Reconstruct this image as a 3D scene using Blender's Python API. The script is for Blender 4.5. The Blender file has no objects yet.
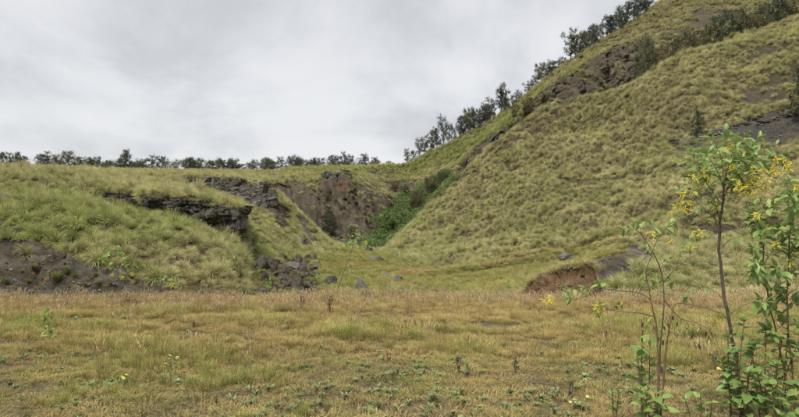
import bpy, bmesh, math, random
import numpy as np
from mathutils import Vector, Matrix, Euler

SC = bpy.context.scene
COL = SC.collection
R = math.radians
random.seed(7)
RNG = np.random.default_rng(7)

# ------------------------------------------------------------------ camera, sky, sun, exposure
F, CX, CY, CAMZ = 600.0, 399.5, 208.5, 1.7          # focal length in photo pixels, photo centre, eye height
cam_d = bpy.data.cameras.new('camera')
cam_d.sensor_width = 36.0
cam_d.lens = 36.0 * F / 799.0
cam_d.clip_start, cam_d.clip_end = 0.05, 5000
cam = bpy.data.objects.new('camera', cam_d)
cam.location = (0, 0, CAMZ)
cam.rotation_euler = (R(90), 0, 0)
COL.objects.link(cam)
SC.camera = cam

SUN_EL, SUN_AZ = R(62), R(215)                       # azimuth from +Y (north) clockwise: behind the camera, a little left
world = bpy.data.worlds.new('World')
SC.world = world
world.use_nodes = True
wt = world.node_tree
wt.nodes.clear()
def WN(t, **k):
    n = wt.nodes.new(t)
    for a, b in k.items():
        setattr(n, a, b)
    return n
w_out = WN('ShaderNodeOutputWorld')
w_bg = WN('ShaderNodeBackground')
w_bg.inputs['Strength'].default_value = 0.10
w_sky = WN('ShaderNodeTexSky', sky_type='NISHITA')
w_sky.sun_disc = False
w_sky.sun_elevation, w_sky.sun_rotation = SUN_EL, SUN_AZ
w_tc = WN('ShaderNodeTexCoord')
w_sep = WN('ShaderNodeSeparateXYZ')
w_den = WN('ShaderNodeMath', operation='ADD'); w_den.inputs[1].default_value = 0.55
w_abs = WN('ShaderNodeMath', operation='ABSOLUTE')
w_dx = WN('ShaderNodeMath', operation='DIVIDE'); w_dy = WN('ShaderNodeMath', operation='DIVIDE')
w_cmb = WN('ShaderNodeCombineXYZ'); w_cmb.inputs[2].default_value = 3.1
w_n1 = WN('ShaderNodeTexNoise')
w_n1.inputs['Scale'].default_value = 1.9
w_n1.inputs['Detail'].default_value = 7
w_n1.inputs['Roughness'].default_value = 0.55
w_n1.inputs['Distortion'].default_value = 0.25
w_ramp = WN('ShaderNodeValToRGB')
w_ramp.color_ramp.interpolation = 'EASE'
w_ramp.color_ramp.elements[0].position = 0.36
w_ramp.color_ramp.elements[0].color = (0.60, 0.616, 0.643, 1)
w_ramp.color_ramp.elements[1].position = 0.62
w_ramp.color_ramp.elements[1].color = (0.86, 0.868, 0.885, 1)
w_mul = WN('ShaderNodeMix', data_type='RGBA', blend_type='MULTIPLY')
w_mul.inputs[0].default_value = 1.0
w_mul.inputs[7].default_value = (2.45, 2.45, 2.45, 1)
w_mix = WN('ShaderNodeMix', data_type='RGBA')
w_mix.inputs[0].default_value = 0.975                 # the cloud deck hides nearly all of the blue
L = wt.links.new
L(w_tc.outputs['Generated'], w_sep.inputs[0])
L(w_sep.outputs['Z'], w_abs.inputs[0]); L(w_abs.outputs[0], w_den.inputs[0])
L(w_sep.outputs['X'], w_dx.inputs[0]); L(w_den.outputs[0], w_dx.inputs[1])
L(w_sep.outputs['Y'], w_dy.inputs[0]); L(w_den.outputs[0], w_dy.inputs[1])
L(w_dx.outputs[0], w_cmb.inputs[0]); L(w_dy.outputs[0], w_cmb.inputs[1])
L(w_cmb.outputs[0], w_n1.inputs['Vector'])
L(w_n1.outputs['Fac'], w_ramp.inputs['Fac'])
L(w_ramp.outputs['Color'], w_mul.inputs[6])
L(w_sky.outputs['Color'], w_mix.inputs[6])
L(w_mul.outputs[2], w_mix.inputs[7])
L(w_mix.outputs[2], w_bg.inputs['Color'])
L(w_bg.outputs['Background'], w_out.inputs['Surface'])

sun_d = bpy.data.lights.new('sun', 'SUN')
sun_d.energy = 1.5
sun_d.angle = R(18)
sun_d.color = (1.0, 0.965, 0.91)
sun = bpy.data.objects.new('sun', sun_d)
sun.rotation_euler = (R(90) - SUN_EL, 0, math.pi - SUN_AZ)
COL.objects.link(sun)

SC.view_settings.view_transform = 'Standard'
SC.view_settings.look = 'None'
SC.view_settings.gamma = 1.0
SC.view_settings.exposure = 1.95
SC.view_settings.use_curve_mapping = False
SC.cycles.max_bounces = 6
SC.cycles.diffuse_bounces = 3
SC.cycles.transmission_bounces = 4
SC.cycles.transparent_max_bounces = 4

# ------------------------------------------------------------------ numeric helpers
def _hash(ix, iy, iz, seed):
    h = (ix.astype(np.int64) * 374761393 + iy.astype(np.int64) * 668265263 + iz.astype(np.int64) * 2147483647 + seed * 974634777)
    h = (h ^ (h >> 13)) * 1274126177
    h = h ^ (h >> 16)
    return (h & 0xFFFFFF).astype(np.float64) / 0xFFFFFF
def vnoise(x, y, z=None, seed=0):
    x = np.asarray(x, float); y = np.asarray(y, float)
    z = np.zeros_like(x) if z is None else np.asarray(z, float)
    ix, iy, iz = np.floor(x), np.floor(y), np.floor(z)
    fx, fy, fz = x - ix, y - iy, z - iz
    fx, fy, fz = [t * t * t * (t * (t * 6 - 15) + 10) for t in (fx, fy, fz)]
    out = 0
    for dx in (0, 1):
        for dy in (0, 1):
            for dz in (0, 1):
                w = (fx if dx else 1 - fx) * (fy if dy else 1 - fy) * (fz if dz else 1 - fz)
                out = out + w * _hash(ix + dx, iy + dy, iz + dz, seed)
    return out * 2 - 1
def fbm(x, y, z=None, octv=4, seed=0, gain=0.5):
    a, s, o = 1.0, 0.0, 0.0
    for k in range(octv):
        f = 2.03 ** k
        o = o + a * vnoise(np.asarray(x) * f + 17.3 * k, np.asarray(y) * f - 9.1 * k, None if z is None else np.asarray(z) * f + 3.7 * k, seed + k)
        s += a; a *= gain
    return o / s
def sstep(a, b, x):
    t = np.clip((x - a) / (b - a), 0, 1)
    return t * t * (3 - 2 * t)
def pchip(xk, yk, x):
    """monotone cubic through knots; yk may be (n,) or (n, m)"""
    xk = np.asarray(xk, float); yk = np.asarray(yk, float)
    one = yk.ndim == 1
    if one: yk = yk[:, None]
    h = np.diff(xk)[:, None]; d = np.diff(yk, axis=0) / h
    m = np.zeros_like(yk)
    w1 = 2 * h[1:] + h[:-1]; w2 = h[1:] + 2 * h[:-1]
    with np.errstate(divide='ignore', invalid='ignore'):
        mm = (w1 + w2) / (w1 / d[:-1] + w2 / d[1:])
    m[1:-1] = np.where(d[:-1] * d[1:] > 0, np.nan_to_num(mm), 0)
    m[0], m[-1] = d[0], d[-1]
    i = np.clip(np.searchsorted(xk, x, side='right') - 1, 0, len(xk) - 2)
    t = ((np.asarray(x) - xk[i]) / h[i, 0])[:, None]
    hh = h[i]
    o = ((1 + 2 * t) * (1 - t) ** 2 * yk[i] + t * (1 - t) ** 2 * hh * m[i] + t * t * (3 - 2 * t) * yk[i + 1] + t * t * (t - 1) * hh * m[i + 1])
    return o[:, 0] if one else o
def poly_sd(px, py, poly):
    """signed distance in photo pixels, positive inside"""
    P = np.array(poly, float); n = len(P)
    d = np.full(px.shape, 1e9); inside = np.zeros(px.shape, bool)
    for i in range(n):
        a, b = P[i], P[(i + 1) % n]
        e = b - a
        t = np.clip(((px - a[0]) * e[0] + (py - a[1]) * e[1]) / (e @ e), 0, 1)
        d = np.minimum(d, np.hypot(px - a[0] - t * e[0], py - a[1] - t * e[1]))
        c = ((a[1] > py) != (b[1] > py))
        xi = a[0] + (py - a[1]) / (e[1] if e[1] else 1e-9) * e[0]
        inside ^= c & (px < xi)
    return np.where(inside, d, -d)

# ------------------------------------------------------------------ materials
def new_mat(name):
    m = bpy.data.materials.new(name)
    m.use_nodes = True
    m.node_tree.nodes.clear()
    return m
class NT:
    def __init__(s, m): s.t = m.node_tree
    def n(s, t, ins=None, **k):
        nd = s.t.nodes.new(t)
        for a, b in k.items(): setattr(nd, a, b)
        for a, b in (ins or {}).items():
            if hasattr(b, 'is_linked'): s.t.links.new(b, nd.inputs[a])
            else: nd.inputs[a].default_value = b
        return nd
    def noise(s, vec, scale, detail=4, rough=0.55, dist=0.0):
        return s.n('ShaderNodeTexNoise', {'Vector': vec, 'Scale': scale, 'Detail': detail, 'Roughness': rough, 'Distortion': dist}).outputs['Fac']
    def ramp(s, fac, stops, interp='LINEAR'):
        r = s.n('ShaderNodeValToRGB', {'Fac': fac})
        cr = r.color_ramp; cr.interpolation = interp
        while len(cr.elements) < len(stops): cr.elements.new(0.5)
        for e, (p, c) in zip(cr.elements, stops):
            e.position = p
            e.color = (c, c, c, 1) if isinstance(c, (int, float)) else (*c, 1)
        return r.outputs['Color']
    def mix(s, fac, a, b, mode='MIX'):
        m = s.n('ShaderNodeMix', data_type='RGBA', blend_type=mode)
        for i, v in ((0, fac), (6, a), (7, b)):
            if hasattr(v, 'is_linked'): s.t.links.new(v, m.inputs[i])
            elif i == 0: m.inputs[0].default_value = v
            else: m.inputs[i].default_value = (*v, 1) if len(v) == 3 else v
        return m.outputs[2]
    def math(s, op, a, b=0.0, clamp=False):
        m = s.n('ShaderNodeMath', operation=op, use_clamp=clamp)
        for i, v in ((0, a), (1, b)):
            if hasattr(v, 'is_linked'): s.t.links.new(v, m.inputs[i])
            else: m.inputs[i].default_value = v
        return m.outputs[0]
    def attr(s, name, kind='GEOMETRY', out='Fac'):
        return s.n('ShaderNodeAttribute', attribute_name=name, attribute_type=kind).outputs[out]
    def out(s, sh): s.n('ShaderNodeOutputMaterial', {'Surface': sh})

def terrain_material():
    m = new_mat('terrain'); t = NT(m)
    geo = t.n('ShaderNodeNewGeometry'); P = geo.outputs['Position']
    n_big = t.noise(P, 0.16, 4); n_mid = t.noise(P, 1.1, 5); n_fine = t.noise(P, 9.0, 6, 0.65); n_grit = t.noise(P, 38.0, 3, 0.7)
    # thatch and soil under the grass
    grass = t.ramp(n_mid, [(0.25, (0.052, 0.042, 0.022)), (0.5, (0.085, 0.07, 0.033)), (0.75, (0.06, 0.058, 0.025))])
    grass = t.mix(t.math('MULTIPLY', t.attr('green'), 0.8), grass, (0.05, 0.062, 0.02))
    dry = t.ramp(n_fine, [(0.3, (0.09, 0.072, 0.042)), (0.5, (0.17, 0.137, 0.076)), (0.7, (0.24, 0.195, 0.112))])
    col = t.mix(t.attr('meadow'), grass, dry)
    # black-grey cinder with bedding
    sp = t.n('ShaderNodeSeparateXYZ', {'Vector': P})
    warp = t.math('ADD', t.math('MULTIPLY', sp.outputs['Z'], 1.0), t.math('MULTIPLY', sp.outputs['X'], 0.32))
    cv = t.n('ShaderNodeCombineXYZ', {'X': t.math('MULTIPLY', sp.outputs['X'], 0.12), 'Y': t.math('MULTIPLY', sp.outputs['Y'], 0.12), 'Z': t.math('MULTIPLY', warp, 2.4)})
    bed = t.noise(cv.outputs[0], 1.6, 5, 0.6, 0.5)
    cind = t.ramp(bed, [(0.3, (0.08, 0.072, 0.053)), (0.48, (0.165, 0.15, 0.112)), (0.58, (0.115, 0.092, 0.058)), (0.72, (0.245, 0.225, 0.172))])
    cind = t.mix(t.math('MULTIPLY', n_grit, 0.4), cind, (0.07, 0.063, 0.055))
    fm = t.math('MULTIPLY_ADD', n_fine, 1.0); 
    tilt = t.math('ADD', t.math('MULTIPLY', sp.outputs['Z'], 0.8), t.math('MULTIPLY', sp.outputs['X'], 0.62))
    cv2 = t.n('ShaderNodeCombineXYZ', {'X': t.math('MULTIPLY', sp.outputs['X'], 0.05), 'Y': t.math('MULTIPLY', sp.outputs['Y'], 0.05), 'Z': tilt})
    bed2 = t.noise(cv2.outputs[0], 1.15, 6, 0.68, 0.35)
    streaks = t.ramp(bed2, [(0.34, 0.45), (0.46, 0.95), (0.52, 0.7), (0.6, 1.35), (0.68, 1.0)])
    cind = t.mix(1.0, cind, streaks, 'MULTIPLY')
    cv3 = t.n('ShaderNodeCombineXYZ', {'X': t.math('MULTIPLY', sp.outputs['X'], 0.9), 'Y': t.math('MULTIPLY', sp.outputs['Y'], 0.9), 'Z': t.math('MULTIPLY', sp.outputs['Z'], 0.10)})
    vst = t.ramp(t.noise(cv3.outputs[0], 1.0, 5, 0.65, 0.3), [(0.33, 0.5), (0.48, 1.0), (0.56, 0.75), (0.68, 1.25)])
    def mask(name, k=0.9):
        a = t.attr(name)
        return t.math('MULTIPLY', t.math('SUBTRACT', t.math('ADD', a, t.math('ADD', t.math('MULTIPLY', t.math('SUBTRACT', n_fine, 0.5), k), t.math('MULTIPLY', t.math('SUBTRACT', n_mid, 0.5), 1.3))), 0.35), 3.5, clamp=True)
    col = t.mix(mask('cinder'), col, cind)
    br = t.ramp(bed, [(0.32, (0.054, 0.044, 0.028)), (0.47, (0.13, 0.107, 0.07)), (0.55, (0.078, 0.063, 0.041)), (0.68, (0.15, 0.13, 0.09))])
    br = t.mix(t.math('MULTIPLY', n_mid, 0.5), br, (0.088, 0.078, 0.057))
    br = t.mix(0.85, br, t.mix(1.0, br, streaks, 'MULTIPLY'))
    br = t.mix(0.8, br, t.mix(1.0, br, vst, 'MULTIPLY'))
    col = t.mix(mask('brown'), col, br)
    orr = t.ramp(n_fine, [(0.3, (0.08, 0.05, 0.03)), (0.55, (0.17, 0.088, 0.042)), (0.75, (0.14, 0.095, 0.06))])
    col = t.mix(mask('orange'), col, orr)
    rk = t.ramp(n_fine, [(0.3, (0.024, 0.021, 0.018)), (0.5, (0.07, 0.063, 0.052)), (0.72, (0.16, 0.148, 0.125))])
    col = t.mix(mask('rock'), col, rk)
    var = t.ramp(n_big, [(0.3, 0.82), (0.7, 1.12)])
    col = t.mix(1.0, col, var, 'MULTIPLY')
    h = t.math('ADD', t.math('MULTIPLY', n_fine, 0.7), t.math('MULTIPLY', n_grit, 0.3))
    h = t.math('ADD', h, t.math('MULTIPLY', bed, 0.5))
    bump = t.n('ShaderNodeBump', {'Height': h, 'Strength': 1.0, 'Distance': 0.25})
    b = t.n('ShaderNodeBsdfPrincipled', {'Base Color': col, 'Roughness': 0.95, 'Normal': bump.outputs[0]})
    b.inputs['Specular IOR Level'].default_value = 0.15
    t.out(b.outputs[0])
    return m

def blade_material(name, ramp_a, ramp_b, trans=0.3, instanced=True):
    """ramp_a / ramp_b: colours from root to tip for tint 0 and tint 1"""
    m = new_mat(name); t = NT(m)
    h = t.attr('t'); v = t.attr('v')
    tint = t.attr('tint', 'INSTANCER' if instanced else 'GEOMETRY')
    lum = t.attr('lum', 'INSTANCER' if instanced else 'GEOMETRY')
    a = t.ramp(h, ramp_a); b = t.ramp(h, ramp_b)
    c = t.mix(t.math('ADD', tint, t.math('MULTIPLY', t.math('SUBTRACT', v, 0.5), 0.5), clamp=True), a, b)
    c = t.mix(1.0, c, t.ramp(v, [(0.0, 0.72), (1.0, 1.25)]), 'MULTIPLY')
    if instanced:
        c = t.mix(1.0, c, t.n('ShaderNodeCombineColor', {'Red': lum, 'Green': lum, 'Blue': lum}).outputs[0], 'MULTIPLY')
    d = t.n('ShaderNodeBsdfDiffuse', {'Color': c, 'Roughness': 0.6})
    tr = t.n('ShaderNodeBsdfTranslucent', {'Color': c})
    t.out(t.n('ShaderNodeMixShader', {0: trans, 1: d.outputs[0], 2: tr.outputs[0]}).outputs[0])
    return m

def leaf_material(name, cols, trans=0.28, rough=0.5, spec=0.25, hue_obj=True):
    m = new_mat(name); t = NT(m)
    v = t.attr('v')
    if hue_obj:
        oi = t.n('ShaderNodeObjectInfo')
        v = t.math('ADD', t.math('MULTIPLY', v, 0.35), t.math('MULTIPLY', oi.outputs['Random'], 0.65))
    c = t.ramp(v, cols)
    geo = t.n('ShaderNodeNewGeometry')
    c = t.mix(t.math('MULTIPLY', geo.outputs['Backfacing'], 0.25), c, (0.22, 0.25, 0.13))
    b = t.n('ShaderNodeBsdfPrincipled', {'Base Color': c, 'Roughness': rough})
    b.inputs['Specular IOR Level'].default_value = spec
    tr = t.n('ShaderNodeBsdfTranslucent', {'Color': c})
    t.out(t.n('ShaderNodeMixShader', {0: trans, 1: b.outputs[0], 2: tr.outputs[0]}).outputs[0])
    return m

def solid_material(name, stops, scale=8.0, bump=0.4, rough=0.9, stretch=(1, 1, 1), coords='Object', per_obj=0.25):
    m = new_mat(name); t = NT(m)
    tc = t.n('ShaderNodeTexCoord'); oi = t.n('ShaderNodeObjectInfo')
    mp = t.n('ShaderNodeMapping', {'Vector': tc.outputs[coords], 'Scale': stretch, 'Location': t.n('ShaderNodeCombineXYZ', {'X': t.math('MULTIPLY', oi.outputs['Random'], 31.0)}).outputs[0]})
    n = t.noise(mp.outputs[0], scale, 6, 0.65); n2 = t.noise(mp.outputs[0], scale * 5, 3, 0.6)
    c = t.ramp(t.math('ADD', t.math('MULTIPLY', n, 0.75), t.math('MULTIPLY', n2, 0.25)), stops)
    lum = t.math('ADD', 1.0 - per_obj / 2, t.math('MULTIPLY', oi.outputs['Random'], per_obj))
    c = t.mix(1.0, c, t.n('ShaderNodeCombineColor', {'Red': lum, 'Green': lum, 'Blue': lum}).outputs[0], 'MULTIPLY')
    b = t.n('ShaderNodeBsdfPrincipled', {'Base Color': c, 'Roughness': rough, 'Normal': t.n('ShaderNodeBump', {'Height': t.math('ADD', n, t.math('MULTIPLY', n2, 0.5)), 'Strength': bump, 'Distance': 0.1}).outputs[0]})
    b.inputs['Specular IOR Level'].default_value = 0.2
    t.out(b.outputs[0])
    return m

M = {}
M['terrain'] = terrain_material()
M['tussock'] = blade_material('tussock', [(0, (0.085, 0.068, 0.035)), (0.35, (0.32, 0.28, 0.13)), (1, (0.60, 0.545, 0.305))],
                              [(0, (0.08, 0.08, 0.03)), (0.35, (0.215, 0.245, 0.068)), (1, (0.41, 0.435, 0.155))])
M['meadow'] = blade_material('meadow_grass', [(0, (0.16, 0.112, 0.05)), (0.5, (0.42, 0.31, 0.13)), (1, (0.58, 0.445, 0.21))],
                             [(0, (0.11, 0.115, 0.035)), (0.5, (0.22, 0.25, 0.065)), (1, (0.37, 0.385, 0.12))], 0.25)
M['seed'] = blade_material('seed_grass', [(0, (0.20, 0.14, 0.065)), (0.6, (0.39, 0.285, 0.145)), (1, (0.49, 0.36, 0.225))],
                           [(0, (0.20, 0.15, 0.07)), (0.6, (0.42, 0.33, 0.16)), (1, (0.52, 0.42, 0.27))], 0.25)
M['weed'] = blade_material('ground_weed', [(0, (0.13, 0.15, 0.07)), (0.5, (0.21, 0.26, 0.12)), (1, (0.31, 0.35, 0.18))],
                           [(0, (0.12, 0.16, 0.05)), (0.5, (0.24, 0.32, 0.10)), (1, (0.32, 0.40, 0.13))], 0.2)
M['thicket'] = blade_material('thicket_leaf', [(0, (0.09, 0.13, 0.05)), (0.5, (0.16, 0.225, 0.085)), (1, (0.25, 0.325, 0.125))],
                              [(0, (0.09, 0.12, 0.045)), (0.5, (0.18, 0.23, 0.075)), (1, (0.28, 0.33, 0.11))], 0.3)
M['tree_leaf'] = leaf_material('tree_leaf', [(0, (0.024, 0.033, 0.019)), (0.5, (0.046, 0.058, 0.032)), (1, (0.085, 0.095, 0.05))], 0.15, 0.6)
M['olive_leaf'] = leaf_material('olive_leaf', [(0, (0.045, 0.05, 0.022)), (0.5, (0.085, 0.09, 0.036)), (1, (0.14, 0.125, 0.05))], 0.15, 0.6)
M['rust_leaf'] = leaf_material('rust_leaf', [(0, (0.05, 0.04, 0.02)), (0.5, (0.095, 0.075, 0.035)), (1, (0.16, 0.105, 0.045))], 0.15, 0.7)
M['bark'] = solid_material('bark', [(0.3, (0.05, 0.042, 0.035)), (0.7, (0.15, 0.13, 0.11))], 12, 0.5)
M['basalt'] = solid_material('basalt', [(0.28, (0.022, 0.019, 0.014)), (0.48, (0.074, 0.066, 0.05)), (0.6, (0.135, 0.122, 0.094)), (0.7, (0.235, 0.22, 0.17))], 7.0, 1.0)
M['lava_red'] = solid_material('red_lava', [(0.28, (0.028, 0.02, 0.016)), (0.5, (0.075, 0.055, 0.043)), (0.7, (0.15, 0.118, 0.095))], 3.0, 0.9)
M['grey_stone'] = solid_material('grey_stone', [(0.28, (0.04, 0.038, 0.035)), (0.5, (0.105, 0.10, 0.09)), (0.72, (0.21, 0.20, 0.18))], 3.0, 0.9)
M['clay'] = solid_material('clay', [(0.3, (0.032, 0.02, 0.011)), (0.5, (0.10, 0.06, 0.03)), (0.62, (0.15, 0.10, 0.052)), (0.72, (0.22, 0.165, 0.10))], 2.5, 1.0, 1.0)
M['tobacco_leaf'] = leaf_material('tobacco_leaf', [(0, (0.14, 0.22, 0.055)), (0.5, (0.22, 0.32, 0.085)), (0.9, (0.32, 0.42, 0.12)), (1, (0.50, 0.47, 0.09))], 0.38, 0.42, 0.35)
M['broad_leaf'] = leaf_material('broad_leaf', [(0, (0.11, 0.18, 0.045)), (0.5, (0.175, 0.27, 0.07)), (1, (0.28, 0.37, 0.11))], 0.38, 0.42, 0.35)
M['bright_leaf'] = leaf_material('bright_leaf', [(0, (0.15, 0.26, 0.05)), (0.5, (0.22, 0.36, 0.07)), (1, (0.36, 0.45, 0.09))], 0.3, 0.45)
M['weed_leaf'] = leaf_material('weed_leaf', [(0, (0.11, 0.18, 0.065)), (0.5, (0.18, 0.265, 0.105)), (1, (0.26, 0.34, 0.15))], 0.2, 0.6)
M['dry_leaf'] = leaf_material('dry_leaf', [(0, (0.05, 0.03, 0.018)), (0.5, (0.10, 0.06, 0.03)), (1, (0.18, 0.115, 0.06))], 0.1, 0.8)
M['yellow_leaf'] = leaf_material('yellow_leaf', [(0, (0.45, 0.33, 0.04)), (1, (0.62, 0.48, 0.09))], 0.3, 0.5)
M['petal'] = leaf_material('petal', [(0, (0.66, 0.52, 0.04)), (0.6, (0.80, 0.68, 0.09)), (1, (0.72, 0.70, 0.18))], 0.3, 0.5)
M['stem_dark'] = solid_material('dark_stem', [(0.3, (0.05, 0.043, 0.036)), (0.5, (0.115, 0.098, 0.08)), (0.7, (0.23, 0.20, 0.165))], 40, 0.5, 0.8, (1, 1, 0.25))
M['stem_brown'] = solid_material('brown_stem', [(0.3, (0.10, 0.055, 0.028)), (0.5, (0.19, 0.11, 0.055)), (0.7, (0.28, 0.18, 0.095))], 40, 0.5, 0.7, (1, 1, 0.25))
M['stem_green'] = solid_material('green_stem', [(0.3, (0.10, 0.12, 0.05)), (0.7, (0.20, 0.22, 0.10))], 30, 0.2, 0.7)
M['dead_stalk'] = solid_material('dead_stalk', [(0.3, (0.075, 0.06, 0.05)), (0.7, (0.20, 0.165, 0.135))], 40, 0.4, 0.9)

# ------------------------------------------------------------------ the land: feature lines A..M from near to far, (distance, photo row) in each photo column
COLS = {
 -400: [(24,301),(27,298),(32,238),(39,188),(45,184),(46.5,174),(56,158),(75,161),(80,160),(100,162),(125,163),(145,163),(170,162)],
    0: [(24,301),(27,298),(31,239),(38,196),(44,193),(45.5,181),(55,166),(75,169),(80,168),(100,169),(125,169),(145,169),(170,167)],
   60: [(24,301),(27,298),(31,241),(38,195),(44,194),(45.3,184),(54,168),(75,172),(80,171),(100,171),(125,170),(145,169),(170,167)],
  120: [(24,301),(27,298),(31,248),(37.5,207),(44.0,203),(44.1,188),(54,176),(75,178),(79,174),(100,172),(125,171),(145,170),(170,168)],
  180: [(24,301),(27,298),(30.5,260),(37,223),(43.2,214),(43.3,193),(53,186),(75,184),(79,176),(100,173),(125,172),(145,171),(170,169)],
  225: [(24,301),(27,298),(30.5,269),(36.5,243),(42.4,236),(42.5,203),(50,197),(74,199),(80,178),(100,176),(125,173),(145,171),(170,169)],
  239: [(24,301),(27.3,298),(30.5,275),(36.5,250),(42.4,241),(42.5,206),(50,201),(73,202),(80.5,179),(100,177),(125,174),(145,172),(170,169)],
  247: [(24,301),(27.5,298),(31,290),(37,276),(42.5,262),(46,250),(53,235),(72,207),(81,180),(100,177),(125,174),(145,172),(170,169)],
  270: [(24,301),(28,299),(33,290),(40,276),(46,262),(52,250),(60,233),(72,208),(82,185),(102,196),(125,178),(145,175),(170,169)],
  300: [(24,301),(28,298),(34,288),(42,275),(50,263),(58,253),(66,241),(76,226),(84,211),(105,219),(127,178),(145,169),(165,166)],
  340: [(24,301),(28,298),(34,289),(42,279),(50,269),(58,261),(66,254),(76,249),(84,246),(106,243),(124,175),(142,169),(170,166)],
  380: [(24,301),(28,298),(34,290),(42,280),(50,271),(58,264),(68,257),(80,252),(90,249),(108,247),(124,193),(145,172),(165,163)],
  400: [(24,301),(28,298),(34,291),(42,282),(50,273),(59,265),(72,254),(82,243),(92,233),(110,240),(128,202),(148,173),(165,162)],
  430: [(24,301),(28,298),(34,291),(42,283),(50,274),(60,267),(74,250),(86,229),(97,209),(115,222),(135,182),(150,163),(160,149)],
  460: [(24,301),(28,298),(34,290),(42,281),(50,270),(60,262),(74,239),(88,209),(101,180),(118,186),(136,158),(148,145),(155,134)],
  500: [(24,301),(28,298),(34,289),(42,278),(51,266),(60,257),(75,222),(90,178),(104,140),(118,144),(123,126),(140,118),(150,112)],
  560: [(24,300),(28,297),(33,286),(40,271),(50,257),(58,249),(72,206),(88,152),(104,106),(113,106),(118,80),(131,72),(142,66)],
  620: [(24,300),(28,296),(30.5,286),(34.5,258),(46,245),(54,239),(68,195),(84,141),(100,90),(112,92),(117,55),(129,38),(140,28)],
  680: [(24,300),(27,296),(30.5,284),(34.5,254),(45,241),(51,231),(64,186),(78,126),(95,63),(109,66),(116,36),(130,10),(145,-12)],
  740: [(24,300),(27,293),(32,272),(38,252),(43,238),(49,225),(62,176),(76,111),(92,40),(106,43),(120,12),(132,-20),(150,-45)],
  799: [(24,300),(27,293),(31,272),(37,250),(42,236),(47,219),(60,166),(73,96),(88,20),(105,24),(120,-15),(135,-50),(155,-80)],
  950: [(24,300),(27,290),(30,266),(35,240),(40,224),(44,206),(55,146),(67,66),(80,-28),(100,-30),(118,-80),(135,-120),(160,-150)],
 1250: [(24,300),(26,286),(29,260),(33,230),(37,210),(40,190),(50,110),(60,20),(75,-70),(95,-80),(115,-125),(135,-165),(160,-200)],
}
KX = np.array(sorted(COLS), float)
LY = np.array([[math.log(p[0]) for p in COLS[int(k)]] for k in KX])
LP = np.array([[p[1] for p in COLS[int(k)]] for k in KX], float)
cols = np.unique(np.concatenate([np.linspace(-1400, -420, 16), np.linspace(-400, -60, 70), np.arange(-58, 860, 1.75), np.linspace(862, 1250, 80), np.linspace(1275, 2200, 16)]))
NC = len(cols)
cc = np.clip(cols, KX[0], KX[-1])
cY = np.exp(pchip(KX, LY, cc)); cP = pchip(KX, LP, cc)
cZ = CAMZ + (CY - cP) / F * cY
# one far line beyond the skyline
cY = np.concatenate([cY, np.full((NC, 1), 900.0)], 1)
cZ = np.concatenate([cZ, cZ[:, -1:] * 0.9], 1)
nrow = [10, 42, 48, 30, 34, 40, 52, 52, 46, 50, 30, 26, 12]
vs = np.concatenate([np.linspace(i, i + 1, n, endpoint=False) for i, n in enumerate(nrow)] + [[float(len(nrow))]])
YY = np.exp(pchip(np.arange(14.0), np.log(cY).T, vs))            # rows x cols
ZZ = pchip(np.arange(14.0), cZ.T, vs)
XX = (cols[None, :] - CX) / F * YY
nearY = np.concatenate([np.array([-80, -40, -20, -10, -5, -2, 0, 1.5]), np.linspace(2.5, 23.9, 150)])
def meadow_z(y):
    return -2.0 * sstep(-6, 34, y) / sstep(-6, 34, 24.0) * 0.0 - np.where(y > 2, (y - 2) * (2.0 / 22.0), 0.0) * sstep(0, 6, y)
zA = ZZ[0]
NYm, NXm = np.meshgrid(nearY, np.arange(NC), indexing='ij')
s_ = np.where(NYm < 24, 14 + np.sign(NYm) * (NYm / 24.0) ** 2 * 10, NYm); s_ = np.where(NYm < 0, 14.0, s_)
nX = (cols[None, :] - CX) / F * s_
nZ = meadow_z(NYm) * (zA[None, :] / -2.0)
VV_ = np.concatenate([np.full(nX.shape, -1.0), np.repeat(vs[:, None], NC, 1)])
TX = np.concatenate([nX, XX]); TY = np.concatenate([NYm, YY]); TZ = np.concatenate([nZ, ZZ])
NR = TX.shape[0]; N0 = len(nearY)
def project(x, y, z):
    yy = np.maximum(y, 0.5)
    return CX + F * x / yy, CY - F * (z - CAMZ) / yy
PX, PY = project(TX, TY, TZ)
LAND = sstep(23, 30, TY)                                           # beyond the meadow
def region(poly, y0, y1, soft=3.0, rag=5.0, seed=1, v0=None, v1=None):
    wob = (fbm(TX * 0.35, TY * 0.35, TZ * 0.7, 5, seed, 0.65)) * rag * 1.7
    sd = poly_sd(PX + 0, PY + 0, poly) + wob
    o = sstep(-soft, soft, sd) * (TY > y0) * (TY < y1)
    if v0 is not None: o = o * sstep(v0 - 0.1, v0 + 0.05, VV_) * (1 - sstep(v1 - 0.05, v1 + 0.1, VV_))
    return o
mk = {k: np.zeros_like(TX) for k in ('cinder', 'brown', 'orange', 'rock', 'green', 'meadow')}
def paint(name, *a, k=1.0, **kw):
    r = region(*a, **kw) * k
    mk[name] = np.maximum(mk[name], r)
    return r
r_face = paint('cinder', [(-260,236),(0,235),(40,237),(60,243),(88,252),(118,262),(150,275),(195,290),(235,300),(-260,303)], 25.5, 36, seed=3, rag=6)
paint('brown', [(-200,234),(20,234),(56,239),(60,248),(25,246),(-200,246)], 28, 36, seed=4)
paint('brown', [(150,286),(240,280),(262,296),(250,302),(160,302)], 25, 34, seed=5, k=0.8)
r_ledge = paint('rock', [(88,192),(125,184),(160,188),(200,196),(247,201),(247,240),(225,234),(200,216),(160,206),(125,201),(96,203)], 41, 47, seed=6, rag=3, v0=3.9, v1=4.9)
paint('orange', [(205,212),(240,208),(246,240),(236,243),(215,226)], 40, 47, seed=7, rag=6, k=0.75, v0=3.9, v1=5.0)
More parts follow.
